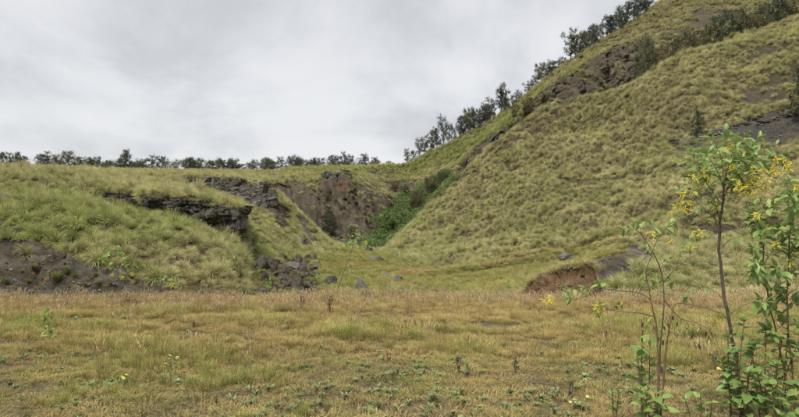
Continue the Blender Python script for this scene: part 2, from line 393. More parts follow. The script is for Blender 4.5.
r_ledge2 = paint('rock', [(183,178),(225,176),(268,178),(276,196),(262,207),(240,201),(215,189),(188,185)], 70, 86, seed=8, rag=4, v0=6.9, v1=7.9)
paint('brown', [(258,190),(274,192),(290,212),(284,220),(268,206)], 58, 86, seed=9, rag=8, k=0.8)
paint('cinder', [(290,206),(303,214),(316,234),(310,240),(301,232),(293,216)], 60, 90, seed=10, rag=4)
r_cliff = paint('brown', [(262,179),(300,176),(335,173),(365,178),(385,193),(402,205),(400,235),(390,250),(345,250),(312,235),(285,205)], 98, 130, seed=11, rag=3, v0=8.9, v1=10.05)
paint('cinder', [(345,185),(372,182),(402,206),(398,238),(385,245),(372,215)], 98, 132, seed=12, rag=4)
paint('orange', [(322,180),(345,178),(348,184),(338,187),(326,185)], 98, 132, seed=13, rag=7, k=0.62)
paint('orange', [(284,177),(308,176),(308,180),(288,180)], 98, 132, seed=14, rag=4, k=0.5)
r_rim = paint('rock', [(322,172),(335,168),(350,169),(352,176),(330,178)], 98, 140, seed=15, rag=2)
paint('rock', [(370,168),(388,170),(390,174),(372,173)], 98, 160, seed=16, rag=2)
paint('brown', [(380,176),(420,180),(440,190),(420,200),(395,190)], 110, 160, seed=17, rag=8, k=0.7)
r_rf1 = paint('brown', [(448,188),(462,156),(480,140),(512,118),(540,96),(545,108),(520,124),(500,142),(474,166),(456,192)], 96, 135, seed=18, rag=4)
r_rf2 = paint('brown', [(524,128),(538,92),(562,72),(588,58),(612,45),(642,34),(658,58),(625,92),(590,110),(560,122),(540,130)], 103, 126, seed=19, rag=2.0)
paint('rock', [(545,112),(575,88),(610,66),(640,52),(645,64),(612,88),(580,104),(555,116)], 103, 126, seed=92, rag=9, k=0.55)
paint('brown', [(655,30),(700,8),(740,-5),(740,20),(690,36),(662,46)], 105, 140, seed=20, rag=12, k=0.8)
r_band = paint('rock', [(668,146),(712,130),(755,119),(799,106),(830,98),(830,108),(796,118),(750,131),(712,140)], 55, 90, seed=21, rag=4, k=0.9)
paint('brown', [(740,128),(799,112),(830,108),(830,122),(790,130),(745,138)], 55, 90, seed=22, rag=5)
paint('brown', [(735,86),(772,72),(780,76),(745,90)], 60, 95, seed=23, rag=4, k=0.8)
r_low = paint('cinder', [(588,270),(602,255),(632,243),(654,247),(648,260),(616,276),(594,282)], 28, 47, seed=24, rag=9, k=0.85)
floor_poly = [(248,264),(272,262),(300,256),(345,248),(385,251),(410,264),(450,266),(500,257),(560,248),(620,239),(640,250),(600,285),(540,300),(250,301)]
r_floor = region(floor_poly, 26, 95, seed=27, rag=3)
paint('brown', [(-200,256),(40,258),(90,270),(130,290),(-200,292)], 25.5, 36, seed=95, rag=16, k=0.7)
paint('cinder', [(385,287),(420,284),(460,290),(455,297),(395,298)], 27, 45, seed=25, rag=8, k=0.7)
paint('brown', [(252,268),(290,256),(318,270),(318,298),(256,298)], 27, 60, seed=28, rag=12, k=0.62)
paint('cinder', [(560,258),(575,254),(580,262),(568,268)], 27, 60, seed=26, rag=4, k=0.8)
# bare streaks between the terracettes of the big slope
slope = sstep(380, 450, PX) * sstep(44, 50, TY) * (1 - sstep(100, 112, TY)) * sstep(-5, 1.0, TZ)
streak = fbm(np.repeat(cols[None, :], NR, 0) * 0.013, VV_ * 5.0, None, 3, 40)
r_streak = slope * sstep(0.48, 0.68, streak + 0.22 * fbm(TX * 0.3, TY * 0.3, TZ * 0.3, 3, 41) + 0.35 * vnoise(TX * 0.06, TY * 0.06, None, 42))
mk['brown'] = np.maximum(mk['brown'], r_streak * 0.75)
mk['green'] = np.clip(np.maximum.reduce([
    region([(-300,170),(0,178),(60,186),(120,198),(200,214),(215,228),(150,232),(60,236),(0,236),(-300,236)], 28, 46, 8, 14, 30) * 0.8,
    region([(280,166),(400,160),(470,130),(520,96),(560,75),(590,52),(600,62),(520,125),(470,150),(420,172),(320,172)], 105, 175, 5, 8, 31) * 0.9,
    region([(372,250),(388,225),(415,195),(452,178),(468,172),(468,200),(425,230),(385,256)], 102, 150, 5, 6, 32),
    region([(250,262),(330,250),(470,262),(520,290),(270,297)], 27, 66, 8, 12, 33) * 0.45,
    region([(240,230),(300,240),(300,290),(245,290)], 30, 66, 8, 14, 34) * 0.6,
    region([(470,262),(600,245),(600,275),(480,292)], 29, 55, 8, 14, 35) * 0.4]), 0, 1)
mk['meadow'] = 1 - sstep(24, 31, TY)
bare = np.clip(np.maximum.reduce([mk['cinder'], mk['brown'], mk['orange'], mk['rock']]), 0, 1)
# relief
lump = fbm(TX * 0.16, TY * 0.16, None, 4, 50) * 0.75 + fbm(TX * 0.55, TY * 0.55, None, 3, 51) * 0.28
far_amp = 1 - 0.55 * sstep(120, 165, TY) * (TY < 200)
crest_keep = 1.0
TZ = TZ + LAND * (lump * far_amp * 0.75 * (1 - 0.7 * r_floor) - 0.38 * (1 - 0.7 * r_floor))
TZ = TZ + (1 - LAND) * (fbm(TX * 0.45, TY * 0.45, None, 4, 52) * 0.075 + fbm(TX * 2.1, TY * 2.1, None, 3, 53) * 0.03) * sstep(2, 5, TY)
cg = np.repeat(cols[None, :], NR, 0)
tv = VV_ * 6.2 + 0.9 * fbm(TX * 0.05, TY * 0.05, TZ * 0.05, 3, 54)
rib = fbm(cg * 0.010, tv * 0.42, None, 3, 78)
TZ = TZ + slope * (rib * 2.1 + 0.7 * fbm(cg * 0.016, tv * 1.0, None, 2, 79))
crease = slope * (1 - sstep(0.04, 0.13, np.abs(fbm(cg * 0.008, tv * 0.75, None, 3, 90)))) * sstep(-0.15, 0.2, fbm(TX * 0.11, TY * 0.11, TZ * 0.11, 3, 91) + 0.12)
mk['brown'] = np.maximum(mk['brown'], crease * 0.6)
TZ = TZ - r_streak * 0.3 - crease * 0.95
# gullied cinder faces: flutes running down the face
fl = fbm(TX * 0.62 + TY * 0.12, TZ * 0.05, None, 4, 55)
rid = 1 - np.abs(fbm(TX * 0.42 + TZ * 0.12, TZ * 0.10, None, 4, 61))
TY = TY + r_cliff * (fl * 3.2 + (rid - 0.75) * 5.0)
rf = np.clip(r_rf1 + r_rf2, 0, 1)
TY = TY + rf * (fbm(TX * 0.45, TY * 0.2, TZ * 0.12, 4, 56, 0.6) * 4.2)
oth_b = np.clip(bare - r_cliff - rf - r_face, 0, 1) * LAND
TZ = TZ + oth_b * fbm(TX * 1.5, TY * 1.5, TZ * 1.5, 4, 64, 0.6) * 0.30
TY = TY + r_face * fbm(TX * 0.8, TZ * 0.35, None, 4, 57) * 0.9 + r_low * fbm(TX * 0.9, TZ * 0.5, None, 3, 58) * 0.7
TZ = TZ + r_face * (fbm(TX * 1.0, TY * 0.9, None, 5, 59, 0.6) * 0.55 - 0.25 * np.abs(fbm(TX * 0.7 + TY * 0.35, TY * 0.2, None, 3, 65)))
TY = TY + (r_ledge + r_ledge2) * (fbm(TX * 0.8, TZ * 2.6, None, 4, 60, 0.6) * 0.8 + np.round(vnoise(TX * 0.9, TZ * 1.8, None, 86) * 3) * 0.14)
TZ = TZ + (r_rim) * 0.8
TZ = TZ - 0.7 * sstep(95, 130, TY) * (TY < 400)
_p = np.stack([TX, TY, TZ], -1)
_n = np.cross(np.gradient(_p, axis=1), np.gradient(_p, axis=0)); _n /= np.maximum(np.linalg.norm(_n, axis=-1, keepdims=True), 1e-9)
_n = np.where(_n[..., 2:3] < 0, -_n, _n)
_amp = (bare * LAND) * np.where(TY > 95, 0.5, 0.32)
_c = np.clip(r_cliff + rf, 0, 1)
_d = _amp * (1 - _c) * (fbm(TX * 0.9, TY * 0.9, TZ * 0.9, 5, 66, 0.62) + 0.5 * (1 - 2.4 * np.abs(fbm(TX * 0.6, TY * 0.6, TZ * 0.6, 4, 67))))
_s = TX * 0.8 + TZ * 0.75                                          # beds and rills slanting down to the right
_d = _d + _amp * _c * (1.1 * fbm(_s * 0.55, TZ * 0.12 - TX * 0.1, None, 4, 68, 0.6) + 0.9 * fbm(_s * 1.5, TZ * 0.22, None, 4, 69, 0.6) + 0.45 * fbm(TX * 1.3, TY * 1.3, TZ * 1.3, 3, 77))
TX, TY, TZ = TX + _n[..., 0] * _d, TY + _n[..., 1] * _d, TZ + _n[..., 2] * _d

def link(name, me, mat=None, parent=None):
    o = bpy.data.objects.new(name, me)
    COL.objects.link(o)
    if mat is not None and me is not None and not me.materials:
        me.materials.append(mat)
    if parent is not None:
        o.parent = parent
    return o
def tag(o, label=None, cat=None, group=None, kind=None):
    if label: o['label'] = label
    if cat: o['category'] = cat
    if group: o['group'] = group
    if kind: o['kind'] = kind
    return o
def mesh_np(name, V, Fq, smooth=True, attrs=None):
    """V (n,3); Fq (m,k) faces all of one size, or a list of such arrays"""
    me = bpy.data.meshes.new(name)
    if not isinstance(Fq, list): Fq = [Fq]
    Fq = [np.asarray(f, np.int32) for f in Fq if len(f)]
    me.vertices.add(len(V)); me.vertices.foreach_set('co', np.asarray(V, np.float32).ravel())
    loops = np.concatenate([f.ravel() for f in Fq])
    tot = np.concatenate([np.full(len(f), f.shape[1], np.int32) for f in Fq])
    st = np.concatenate([[0], np.cumsum(tot)[:-1]]).astype(np.int32)
    me.loops.add(len(loops)); me.loops.foreach_set('vertex_index', loops)
    me.polygons.add(len(tot)); me.polygons.foreach_set('loop_start', st)
    me.polygons.foreach_set('use_smooth', np.full(len(tot), smooth))
    for k, v in (attrs or {}).items():
        a = me.attributes.new(k, 'FLOAT', 'POINT')
        a.data.foreach_set('value', np.asarray(v, np.float32).ravel())
    me.update(calc_edges=True)
    me.validate()
    return me
idx = np.arange(NR * NC).reshape(NR, NC)
quads = np.stack([idx[:-1, :-1], idx[:-1, 1:], idx[1:, 1:], idx[1:, :-1]], -1).reshape(-1, 4)
TV = np.stack([TX, TY, TZ], -1)
me = mesh_np('terrain', TV.reshape(-1, 3), quads, True, {k: v for k, v in mk.items()})
tag(link('terrain', me, M['terrain']), 'grassy valley floor, banks and hillsides under the tussocks', 'terrain', kind='structure')
PX, PY = project(TX, TY, TZ)

# ---- look-ups on the finished land
vis_front = N0
def col_of(px): return int(np.argmin(np.abs(cols - px)))
def hit(px, py, y0=3.0, y1=1e9):
    """first point of the land under photo pixel (px, py), beyond distance y0"""
    k = col_of(px)
    Yc, Pc = TY[:, k], PY[:, k]
    for r in range(1, NR):
        if Yc[r] > y0 and Yc[r] < y1 and Yc[r-1] > 1 and Pc[r] <= py < Pc[r-1] + 1e-6:
            t = (Pc[r-1] - py) / max(Pc[r-1] - Pc[r], 1e-6)
            return Vector(TV[r-1, k] * (1 - t) + TV[r, k] * t)
    ok = np.where((Yc > max(y0, 2)) & (Yc < y1))[0]
    r = ok[np.argmin(np.abs(Pc[ok] - py))]
    return Vector(TV[r, k])
def ground(px, Y):
    """land under photo column px at distance Y"""
    x = (px - CX) / F * Y
    k = col_of(px) if Y > 24 else int(np.argmin(np.abs(TX[int(np.argmin(np.abs(TY[:N0, 0] - Y))), :] - x)))
    Yc = TY[:, k]
    r = int(np.argmin(np.abs(Yc - Y)))
    r2 = min(max(r + (1 if Yc[r] < Y else -1), 0), NR - 1)
    t = 0 if Yc[r2] == Yc[r] else np.clip((Y - Yc[r]) / (Yc[r2] - Yc[r]), 0, 1)
    return Vector((x, Y, float(TZ[r, k] * (1 - t) + TZ[r2, k] * t)))
def pix(px, py, Y):
    return Vector(((px - CX) / F * Y, Y, CAMZ + (CY - py) / F * Y))

# ------------------------------------------------------------------ blades, tufts, scattering
def blades_mesh(name, n, rad, h, w, droop, lean, seg=4, seed=0, root=0.12, flare=1.0, hvar=0.45, fluff=0.0):
    """a tuft of n curved blades: root radius root, reach rad, height h"""
    r = np.random.default_rng(seed)
    V, Fc, T, VV = [], [], [], []
    for i in range(n):
        a = r.uniform(0, 2 * math.pi)
        d = np.array([math.cos(a), math.sin(a)]); s = np.array([-d[1], d[0]])
        u = r.uniform(0, 1) ** 0.6
        rr = root * math.sqrt(r.uniform(0, 1))
        L = h * r.uniform(1 - hvar, 1.0)
        out = rad * u * r.uniform(0.7, 1.15)
        ws = w * r.uniform(0.6, 1.3); twist = r.uniform(-0.8, 0.8)
        sd = s * math.cos(twist) + d * math.sin(twist)
        v = r.uniform(0, 1); b0 = len(V); curl = r.normal(0, 0.12) * rad
        for k in range(seg + 1):
            t = k / seg
            hor = rr + out * (lean * t + (1 - lean) * t * t)
            zz = L * (t * (1 + droop * u) - droop * u * t * t * 1.0) if droop else L * t
            zz = L * (math.sin(min(t * (1 + droop * u), 2.2) * 1.35) / math.sin(1.35)) if droop else L * t
            p = d * hor + s * curl * t * t
            ww = ws * (1 - 0.85 * t ** 1.5)
            if fluff and t > 0.7: ww = fluff * (1.0 if t < 0.95 else 0.35) * r.uniform(0.7, 1.2)
            V.append((p[0] - sd[0] * ww, p[1] - sd[1] * ww, zz)); V.append((p[0] + sd[0] * ww, p[1] + sd[1] * ww, zz))
            T += [t, t]; VV += [v, v]
        for k in range(seg):
            o = b0 + 2 * k
            Fc.append((o, o + 1, o + 3, o + 2))
    return mesh_np(name, np.array(V), np.array(Fc), True, {'t': T, 'v': VV})

# cell table of the land
A_ = TV[:-1, :-1]; B_ = TV[:-1, 1:]; C_ = TV[1:, 1:]; D_ = TV[1:, :-1]
nrm = np.cross(C_ - A_, D_ - B_)
area = np.linalg.norm(nrm, axis=-1) * 0.5
nrm = nrm / np.maximum(np.linalg.norm(nrm, axis=-1, keepdims=True), 1e-9)
cen = (A_ + B_ + C_ + D_) / 4
def cellavg(a): return (a[:-1, :-1] + a[1:, :-1] + a[:-1, 1:] + a[1:, 1:]) / 4
cpx, cpy = cellavg(PX), cellavg(PY)
cm = {k: cellavg(v) for k, v in mk.items()}
cbare = cellavg(bare); cslope = cellavg(slope); cLAND = cellavg(LAND)
cX, cYd, cZd = cen[..., 0], cen[..., 1], cen[..., 2]

def scatter(name, dens, templates, mat, smin, smax, tint, lum, seed, tilt=0.35, label=None, cat=None, sink=0.03, align=0.35, scale_mul=None, apart=0.0):
    """one 'stuff' object: tufts spread over the land with density dens per square metre"""
    r = np.random.default_rng(seed)
    lam = (dens * area).ravel()
    cnt = r.poisson(lam)
    sel = np.repeat(np.arange(lam.size), cnt)
    n = len(sel)
    u, v = r.random(n)[:, None], r.random(n)[:, None]
    f = lambda a: a.reshape(-1, 3)[sel]
    P = (f(A_) * (1 - u) + f(B_) * u) * (1 - v) + (f(D_) * (1 - u) + f(C_) * u) * v
    N = nrm.reshape(-1, 3)[sel]
    N = np.where(N[:, 2:3] < 0, -N, N)
    up = np.array([0, 0, 1.0]) * (1 - align) + N * align + r.normal(0, tilt * 0.3, (n, 3))
    up /= np.linalg.norm(up, axis=1, keepdims=True)
    a = r.uniform(0, 2 * math.pi, n)
    ref = np.stack([np.cos(a), np.sin(a), 0 * a], 1)
    X = ref - up * (ref * up).sum(1, keepdims=True); X /= np.linalg.norm(X, axis=1, keepdims=True)
    Y = np.cross(up, X)
    ey = np.arcsin(np.clip(-X[:, 2], -1, 1)); ex = np.arctan2(Y[:, 2], up[:, 2]); ez = np.arctan2(X[:, 1], X[:, 0])
    S = r.uniform(smin, smax, n) * np.exp(r.normal(0, 0.12, n))
    if scale_mul is not None: S = S * scale_mul.ravel()[sel]
    if apart:                                                     # keep the tussocks from growing through one another
        grid = {}; keep = np.zeros(n, bool); cs = 0.9
        for i in r.permutation(n):
            x, y, z = P[i]; gx, gy = int(x // cs), int(y // cs); ok = True; si = S[i]
            for ax in (gx - 1, gx, gx + 1):
                for ay in (gy - 1, gy, gy + 1):
                    for (x2, y2, z2, s2) in grid.get((ax, ay), ()):
                        if (x - x2) ** 2 + (y - y2) ** 2 + (z - z2) ** 2 < (apart * 0.5 * (si + s2)) ** 2: ok = False; break
                    if not ok: break
                if not ok: break
            if ok: keep[i] = True; grid.setdefault((gx, gy), []).append((x, y, z, si))
        P, N, up, ex, ey, ez, S, sel = P[keep], N[keep], up[keep], ex[keep], ey[keep], ez[keep], S[keep], sel[keep]; n = len(sel)
    me = bpy.data.meshes.new(name + '_points')
    me.vertices.add(n)
    P = P - up * (sink * S)[:, None]
    me.vertices.foreach_set('co', P.astype(np.float32).ravel())
    def put(k, val, typ='FLOAT'):
        at = me.attributes.new(k, typ, 'POINT')
        at.data.foreach_set('vector' if typ == 'FLOAT_VECTOR' else 'value', np.asarray(val).ravel())
    put('scl', S.astype(np.float32)); put('rot', np.stack([ex, ey, ez], 1).astype(np.float32), 'FLOAT_VECTOR')
    put('pick', r.integers(0, len(templates), n).astype(np.int32), 'INT')
    put('tint', np.clip(tint.ravel()[sel] + r.normal(0, 0.16, n), 0, 1).astype(np.float32))
    put('lum', (lum.ravel()[sel] * r.uniform(0.8, 1.18, n)).astype(np.float32))
    o = link(name, me)
    me.materials.append(mat)
    ng = bpy.data.node_groups.new(name, 'GeometryNodeTree')
    ng.interface.new_socket('Geometry', in_out='INPUT', socket_type='NodeSocketGeometry')
    ng.interface.new_socket('Geometry', in_out='OUTPUT', socket_type='NodeSocketGeometry')
    gi, go = ng.nodes.new('NodeGroupInput'), ng.nodes.new('NodeGroupOutput')
    ip = ng.nodes.new('GeometryNodeInstanceOnPoints'); jn = ng.nodes.new('GeometryNodeJoinGeometry')
    ip.inputs['Pick Instance'].default_value = True
    for tm in templates:
        if not tm.materials: tm.materials.append(mat)
        to = bpy.data.objects.new(tm.name, tm)
        oi = ng.nodes.new('GeometryNodeObjectInfo')
        oi.inputs['Object'].default_value = to; oi.inputs['As Instance'].default_value = True
        ng.links.new(oi.outputs['Geometry'], jn.inputs[0])
    def named(k, typ):
        nd = ng.nodes.new('GeometryNodeInputNamedAttribute'); nd.data_type = typ
        nd.inputs['Name'].default_value = k
        return nd.outputs['Attribute']
    lk = ng.links.new
    lk(gi.outputs[0], ip.inputs['Points']); lk(jn.outputs[0], ip.inputs['Instance'])
    lk(named('pick', 'INT'), ip.inputs['Instance Index']); lk(named('rot', 'FLOAT_VECTOR'), ip.inputs['Rotation'])
    lk(named('scl', 'FLOAT'), ip.inputs['Scale']); lk(ip.outputs[0], go.inputs[0])
    md = o.modifiers.new('scatter', 'NODES'); md.node_group = ng
    tag(o, label, cat, kind='stuff')
    print('SCATTER', name, n)
    return o

inview = (cpx > -110) & (cpx < 910) & (cYd > 3)
bigN = fbm(cX * 0.07, cYd * 0.07, None, 3, 70); midN = fbm(cX * 0.35, cYd * 0.35, None, 3, 71)
# tussocks on banks and hillsides
def pompom(seed, n=270, rad=0.55, h=0.62, w=0.0095):
    """a dense fountain-grass tussock: blades arch up and over to a rounded, shaggy dome"""
    r = np.random.default_rng(seed); V, Fc, T, VV = [], [], [], []; seg = 6
    wind = (0.16 * rad + r.normal(0, 0.08) * rad, r.normal(0, 0.12) * rad)
    ecc = r.uniform(0.85, 1.15); skew = r.uniform(0, 6.28)
    for i in range(n):
        a = r.uniform(0, 2 * math.pi); u = math.sqrt(r.uniform(0.0, 1.0))
        d = np.array([math.cos(a), math.sin(a)]); s = np.array([-d[1], d[0]])
        R_ = rad * (1 + 0.12 * math.sin(2 * a + skew)) * r.uniform(0.8, 1.15) * ecc
        H_ = h * r.uniform(0.78, 1.12)
        ph = u * 1.5                                              # 0 upright, 1.5 almost flat
        v = r.uniform(0, 1); b0 = len(V); curl = r.normal(0, 0.26) * rad; lean_ = np.array(wind) * r.uniform(0.0, 1.0); off = r.normal(0, 0.10, 2) * rad; ws = w * r.uniform(0.6, 1.3)
        tw = r.uniform(-0.7, 0.7); sd = s * math.cos(tw) + d * math.sin(tw)
        for k in range(seg + 1):
            t = k / seg
            th = ph * (0.35 + 0.75 * t)
            hor = 0.26 * rad * u + R_ * 0.9 * math.sin(min(th, 1.57)) * t ** 0.9
            zz = H_ * (math.cos(ph * 0.55) * 1.05 * t - 0.75 * u * u * t ** 2.6)
            p = d * hor + s * curl * t * t + lean_ * t * t + off
            ww = ws * (1 - 0.8 * t ** 2)
            V.append((p[0] - sd[0] * ww, p[1] - sd[1] * ww, zz)); V.append((p[0] + sd[0] * ww, p[1] + sd[1] * ww, zz)); T += [t, t]; VV += [v, v]
        for k in range(seg):
            o = b0 + 2 * k; Fc.append((o, o + 1, o + 3, o + 2))
    return mesh_np('tussock', np.array(V), np.array(Fc), True, {'t': T, 'v': VV})
T_tus = [pompom(100 + i) for i in range(4)] + [pompom(110 + i, 200, 0.5, 0.78) for i in range(2)] + [pompom(120 + i, 200, 0.6, 0.5) for i in range(2)]
far = sstep(70, 130, cYd)
dens = (5.2 - 2.4 * far) * inview * (cYd > 25.5) * (cYd < 175) * (1 - np.clip(cbare * 1.25, 0, 0.985 - (0.30 * (cYd > 95) + 0.45 * (cpx > 570) * (cYd < 48)) * sstep(0.0, 0.35, midN))) * np.where(cpy < -60, 0, 1)
dens *= 0.7 + 0.3 * sstep(-0.5, 0.1, midN)
dens *= 1 - 0.93 * sstep(0.02, 0.3, cellavg(np.maximum(r_ledge, r_ledge2)))
dens *= 1 - 0.93 * sstep(0.1, 0.6, cellavg(crease))
cV = cellavg(VV_)
dens *= 1 + 1.5 * ((cV > 5.0) & (cV < 5.22) & (cpx > 90) & (cpx < 246))
valley = ((cpx > 250) & (cpx < 600) & (cpy > 245) & (cYd < 66)).astype(float)
cfloor = cellavg(r_floor)
valley = cfloor
dens *= 1 - (0.80 - 0.45 * sstep(430, 520, cpx)) * cfloor
tint = np.clip(0.33 + 0.62 * cm['green'] + 0.30 * bigN + 0.25 * midN - 0.06 * cslope, 0, 1)
lum = 1.0 + 0.10 * bigN + 0.22 * cslope * fbm(cpx * 0.02, cellavg(tv) * 0.9, None, 3, 93)
tint = np.clip(tint + 0.35 * cslope * fbm(cpx * 0.015, cellavg(tv) * 0.6, None, 3, 94), 0, 1)
smul = (1 - 0.5 * valley) * (1 + 0.25 * far) * np.clip(np.exp(0.38 * fbm(cX * 0.22, cYd * 0.22, cZd * 0.22, 3, 87)), 0.6, 1.22) * (1 - 0.35 * np.clip(cbare, 0, 1))
dens *= 1 - (0.55 * cslope + 0.2) * sstep(0.15, 0.5, fbm(cX * 0.3, cYd * 0.3, cZd * 0.4, 4, 88))
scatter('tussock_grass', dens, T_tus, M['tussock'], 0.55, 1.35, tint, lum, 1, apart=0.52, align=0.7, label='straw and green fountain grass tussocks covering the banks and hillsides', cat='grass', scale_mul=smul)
# meadow
T_mea = [blades_mesh('meadow_tuft', 90, 0.20, 0.20, 0.0028, 0.5, 0.5, 4, 200 + i, 0.12) for i in range(4)]
T_mea += [blades_mesh('meadow_tuft', 70, 0.14, 0.27, 0.0026, 0.25, 0.6, 4, 210 + i, 0.10) for i in range(3)]
inm = (np.abs(cX) < cYd * 0.78 + 1.5) & (cYd > 3.6) & (cYd < 31)
patch = fbm(cX * 0.9, cYd * 0.9, None, 4, 72); patch2 = fbm(cX * 0.33, cYd * 0.33, None, 3, 73)
low = region  # keep name
closeup = 1 - sstep(7.5, 11.0, cYd + patch2 * 2.5)                       # thin, weedy turf near the camera
dens = inm * (34 + 12 * patch) * sstep(-0.40, 0.10, patch + 0.08) * (1 - 0.4 * closeup) * (1 - 0.9 * cbare * (cYd > 25))
dens *= 1 - 0.75 * sstep(25, 30, cYd)
tint = np.clip(0.25 + 0.75 * patch2 + 0.6 * patch + 0.18 * closeup - 0.25 * sstep(15, 21, cYd), 0, 1)
hm = 0.86 * (1.0 + 0.6 * patch2 + 0.6 * patch) * (1 - 0.58 * closeup) * (1 + 0.10 * sstep(14, 22, cYd))
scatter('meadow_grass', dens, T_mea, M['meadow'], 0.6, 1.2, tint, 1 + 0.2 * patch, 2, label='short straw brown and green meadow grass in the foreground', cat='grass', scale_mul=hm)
T_turf = [blades_mesh('turf', 80, 0.10, 0.075, 0.003, 0.6, 0.6, 3, 250 + i, 0.17, hvar=0.7) for i in range(4)]
dens = inm * (cYd < 20) * (46 - 18 * sstep(9, 15, cYd)) * sstep(-0.55, 0.05, 0.08 + fbm(cX * 1.6, cYd * 1.6, None, 3, 76))
scatter('short_turf', dens, T_turf, M['meadow'], 0.6, 1.3, np.clip(0.28 + 0.7 * fbm(cX * 0.8, cYd * 0.8, None, 4, 75), 0, 1), 1 + 0.2 * patch, 6, label='short matted turf of dry and green grass nearest the camera', cat='grass')
tl = [(385,278),(420,272),(450,267),(500,258),(560,249),(620,239),(680,231)]
dtr = np.full(cpx.shape, 1e9)
for (xa, ya), (xb, yb) in zip(tl[:-1], tl[1:]):
    e = np.array([xb - xa, yb - ya], float); tt = np.clip(((cpx - xa) * e[0] + (cpy - ya) * e[1]) / (e @ e), 0, 1)
    dtr = np.minimum(dtr, np.hypot(cpx - xa - tt * e[0], cpy - ya - tt * e[1]))
track = (1 - sstep(1.5, 4.0, dtr)) * (cYd > 40) * (cYd < 80)
rubz = sstep(-4, 8, poly_sd(cpx, cpy, [(248,262),(300,250),(325,262),(330,300),(248,300)])) * (cYd < 70)
dens = (1 - 0.75 * rubz) * inview * np.maximum(cfloor, track) * (cYd > 25.5) * (1 - np.clip(1.2 * cbare, 0, 0.97)) * (17 - 8 * sstep(40, 60, cYd))
fn = fbm(cX * 0.25, cYd * 0.25, None, 4, 89)
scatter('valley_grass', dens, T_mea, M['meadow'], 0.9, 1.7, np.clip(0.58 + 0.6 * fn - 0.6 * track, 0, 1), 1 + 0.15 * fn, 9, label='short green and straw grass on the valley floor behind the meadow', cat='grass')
# tall dry seeding grass along the lip of the meadow
T_seed = [blades_mesh('seed_tuft', 22, 0.16, 0.60, 0.0024, 0.12, 0.7, 6, 300 + i, 0.10, fluff=0.010) for i in range(4)]
lip = sstep(15.5, 20.5, cYd + patch2 * 2.0) * (1 - sstep(25.0, 28, cYd))
dens = inm * lip * 9.0 * sstep(-0.6, 0.2, patch2 + 0.25) + inm * 1.3 * (cYd > 7.5) * (cYd < 18) * sstep(-0.1, 0.4, patch2 + 0.5 * patch) + inview * 2.2 * ((cV > 5.75) & (cV < 6.25) & (cpx < 215))
scatter('seeding_grass', dens, T_seed, M['seed'], 0.42, 0.95, np.clip(0.4 + patch, 0, 1), 1 + 0.1 * patch2, 3, label='tall dry pinkish seeding grass along the far lip of the meadow', cat='grass')
# small ground weeds
T_weed = [blades_mesh('ground_weed', 16, 0.10, 0.07, 0.014, 0.3, 0.7, 3, 400 + i, 0.02) for i in range(4)]
dens = inm * (2.0 + 26.0 * closeup) * sstep(-0.1, 0.45, fbm(cX * 1.2, cYd * 1.2, None, 3, 74) + 0.12) * (cYd < 16)
scatter('ground_weeds', dens, T_weed, M['weed'], 0.25, 0.85, np.clip(0.3 + patch, 0, 1), 1 + 0 * patch, 4, sink=-0.03, label='small grey green weeds spread through the near turf', cat='weeds')
# thicket in the gully
def clump_mesh(name, n, rad, h, lw, seed):
    r = np.random.default_rng(seed)
    d = r.normal(0, 1, (n, 3)); d[:, 2] = np.abs(d[:, 2]); d /= np.linalg.norm(d, axis=1, keepdims=True)
    k = r.uniform(0.55, 1.05, n) + 0.18 * fbm(d[:, 0] * 3, d[:, 1] * 3, d[:, 2] * 3, 2, seed)
    c = d * k[:, None] * np.array([rad, rad, h])
    a1 = r.normal(0, 1, (n, 3)) + d * 0.6; a1 /= np.linalg.norm(a1, axis=1, keepdims=True)
    a2 = np.cross(a1, r.normal(0, 1, (n, 3))); a2 /= np.linalg.norm(a2, axis=1, keepdims=True)
    w = lw * r.uniform(0.6, 1.3, (n, 1))
    V = np.stack([c - a1 * w, c - a2 * w * 0.5, c + a1 * w, c + a2 * w * 0.5], 1).reshape(-1, 3)
    v = np.repeat(r.random(n), 4); t = np.repeat(np.clip(0.25 + 0.7 * r.random(n), 0, 1), 4)
    return mesh_np(name, V, np.arange(4 * n).reshape(n, 4), False, {'t': t, 'v': v})
T_th = [clump_mesh('thicket_clump', 900, 0.95, 1.2, 0.10, 500 + i) for i in range(4)]
th = np.maximum(sstep(-2, 3, poly_sd(cpx, cpy, [(360,256),(372,234),(390,208),(416,192),(444,176),(456,172),(462,205),(425,232),(388,258)])) * (cYd > 100) * (cYd < 150), 0)
dens = th * 0.75
scatter('thicket', dens, T_th, M['thicket'], 0.6, 1.7, np.clip(0.25 + 0.6 * midN, 0, 1), 1 + 0.1 * bigN, 5, label='bright green shrub thicket filling the gully at the foot of the big slope', cat='thicket', sink=0.1)
# sparse low scrub on faces
def pebble(seed):
    r = np.random.default_rng(seed)
    bm = bmesh.new(); bmesh.ops.create_icosphere(bm, subdivisions=1, radius=0.5)
    for v in bm.verts: v.co = v.co * r.uniform(0.7, 1.15); v.co.z *= 0.7
    me = bpy.data.meshes.new('stone'); bm.to_mesh(me); bm.free()
    for k in ('t', 'v'): me.attributes.new(k, 'FLOAT', 'POINT').data.foreach_set('value', np.full(len(me.vertices), 0.5, np.float32))
    return me
M['stones'] = blade_material('stones', [(0, (0.075, 0.068, 0.06)), (1, (0.075, 0.068, 0.06))], [(0, (0.20, 0.185, 0.165)), (1, (0.20, 0.185, 0.165))], 0.0)
T_peb = [pebble(i) for i in range(5)]
dens = inview * np.clip(cm['cinder'] + 0.6 * cm['brown'] + 0.8 * cm['rock'] - 0.3, 0, 1) * (cYd > 25) * np.where(cYd < 60, 5.0, np.where(cYd < 100, 1.5, 0.7)) * sstep(-0.3, 0.4, midN + 0.2)
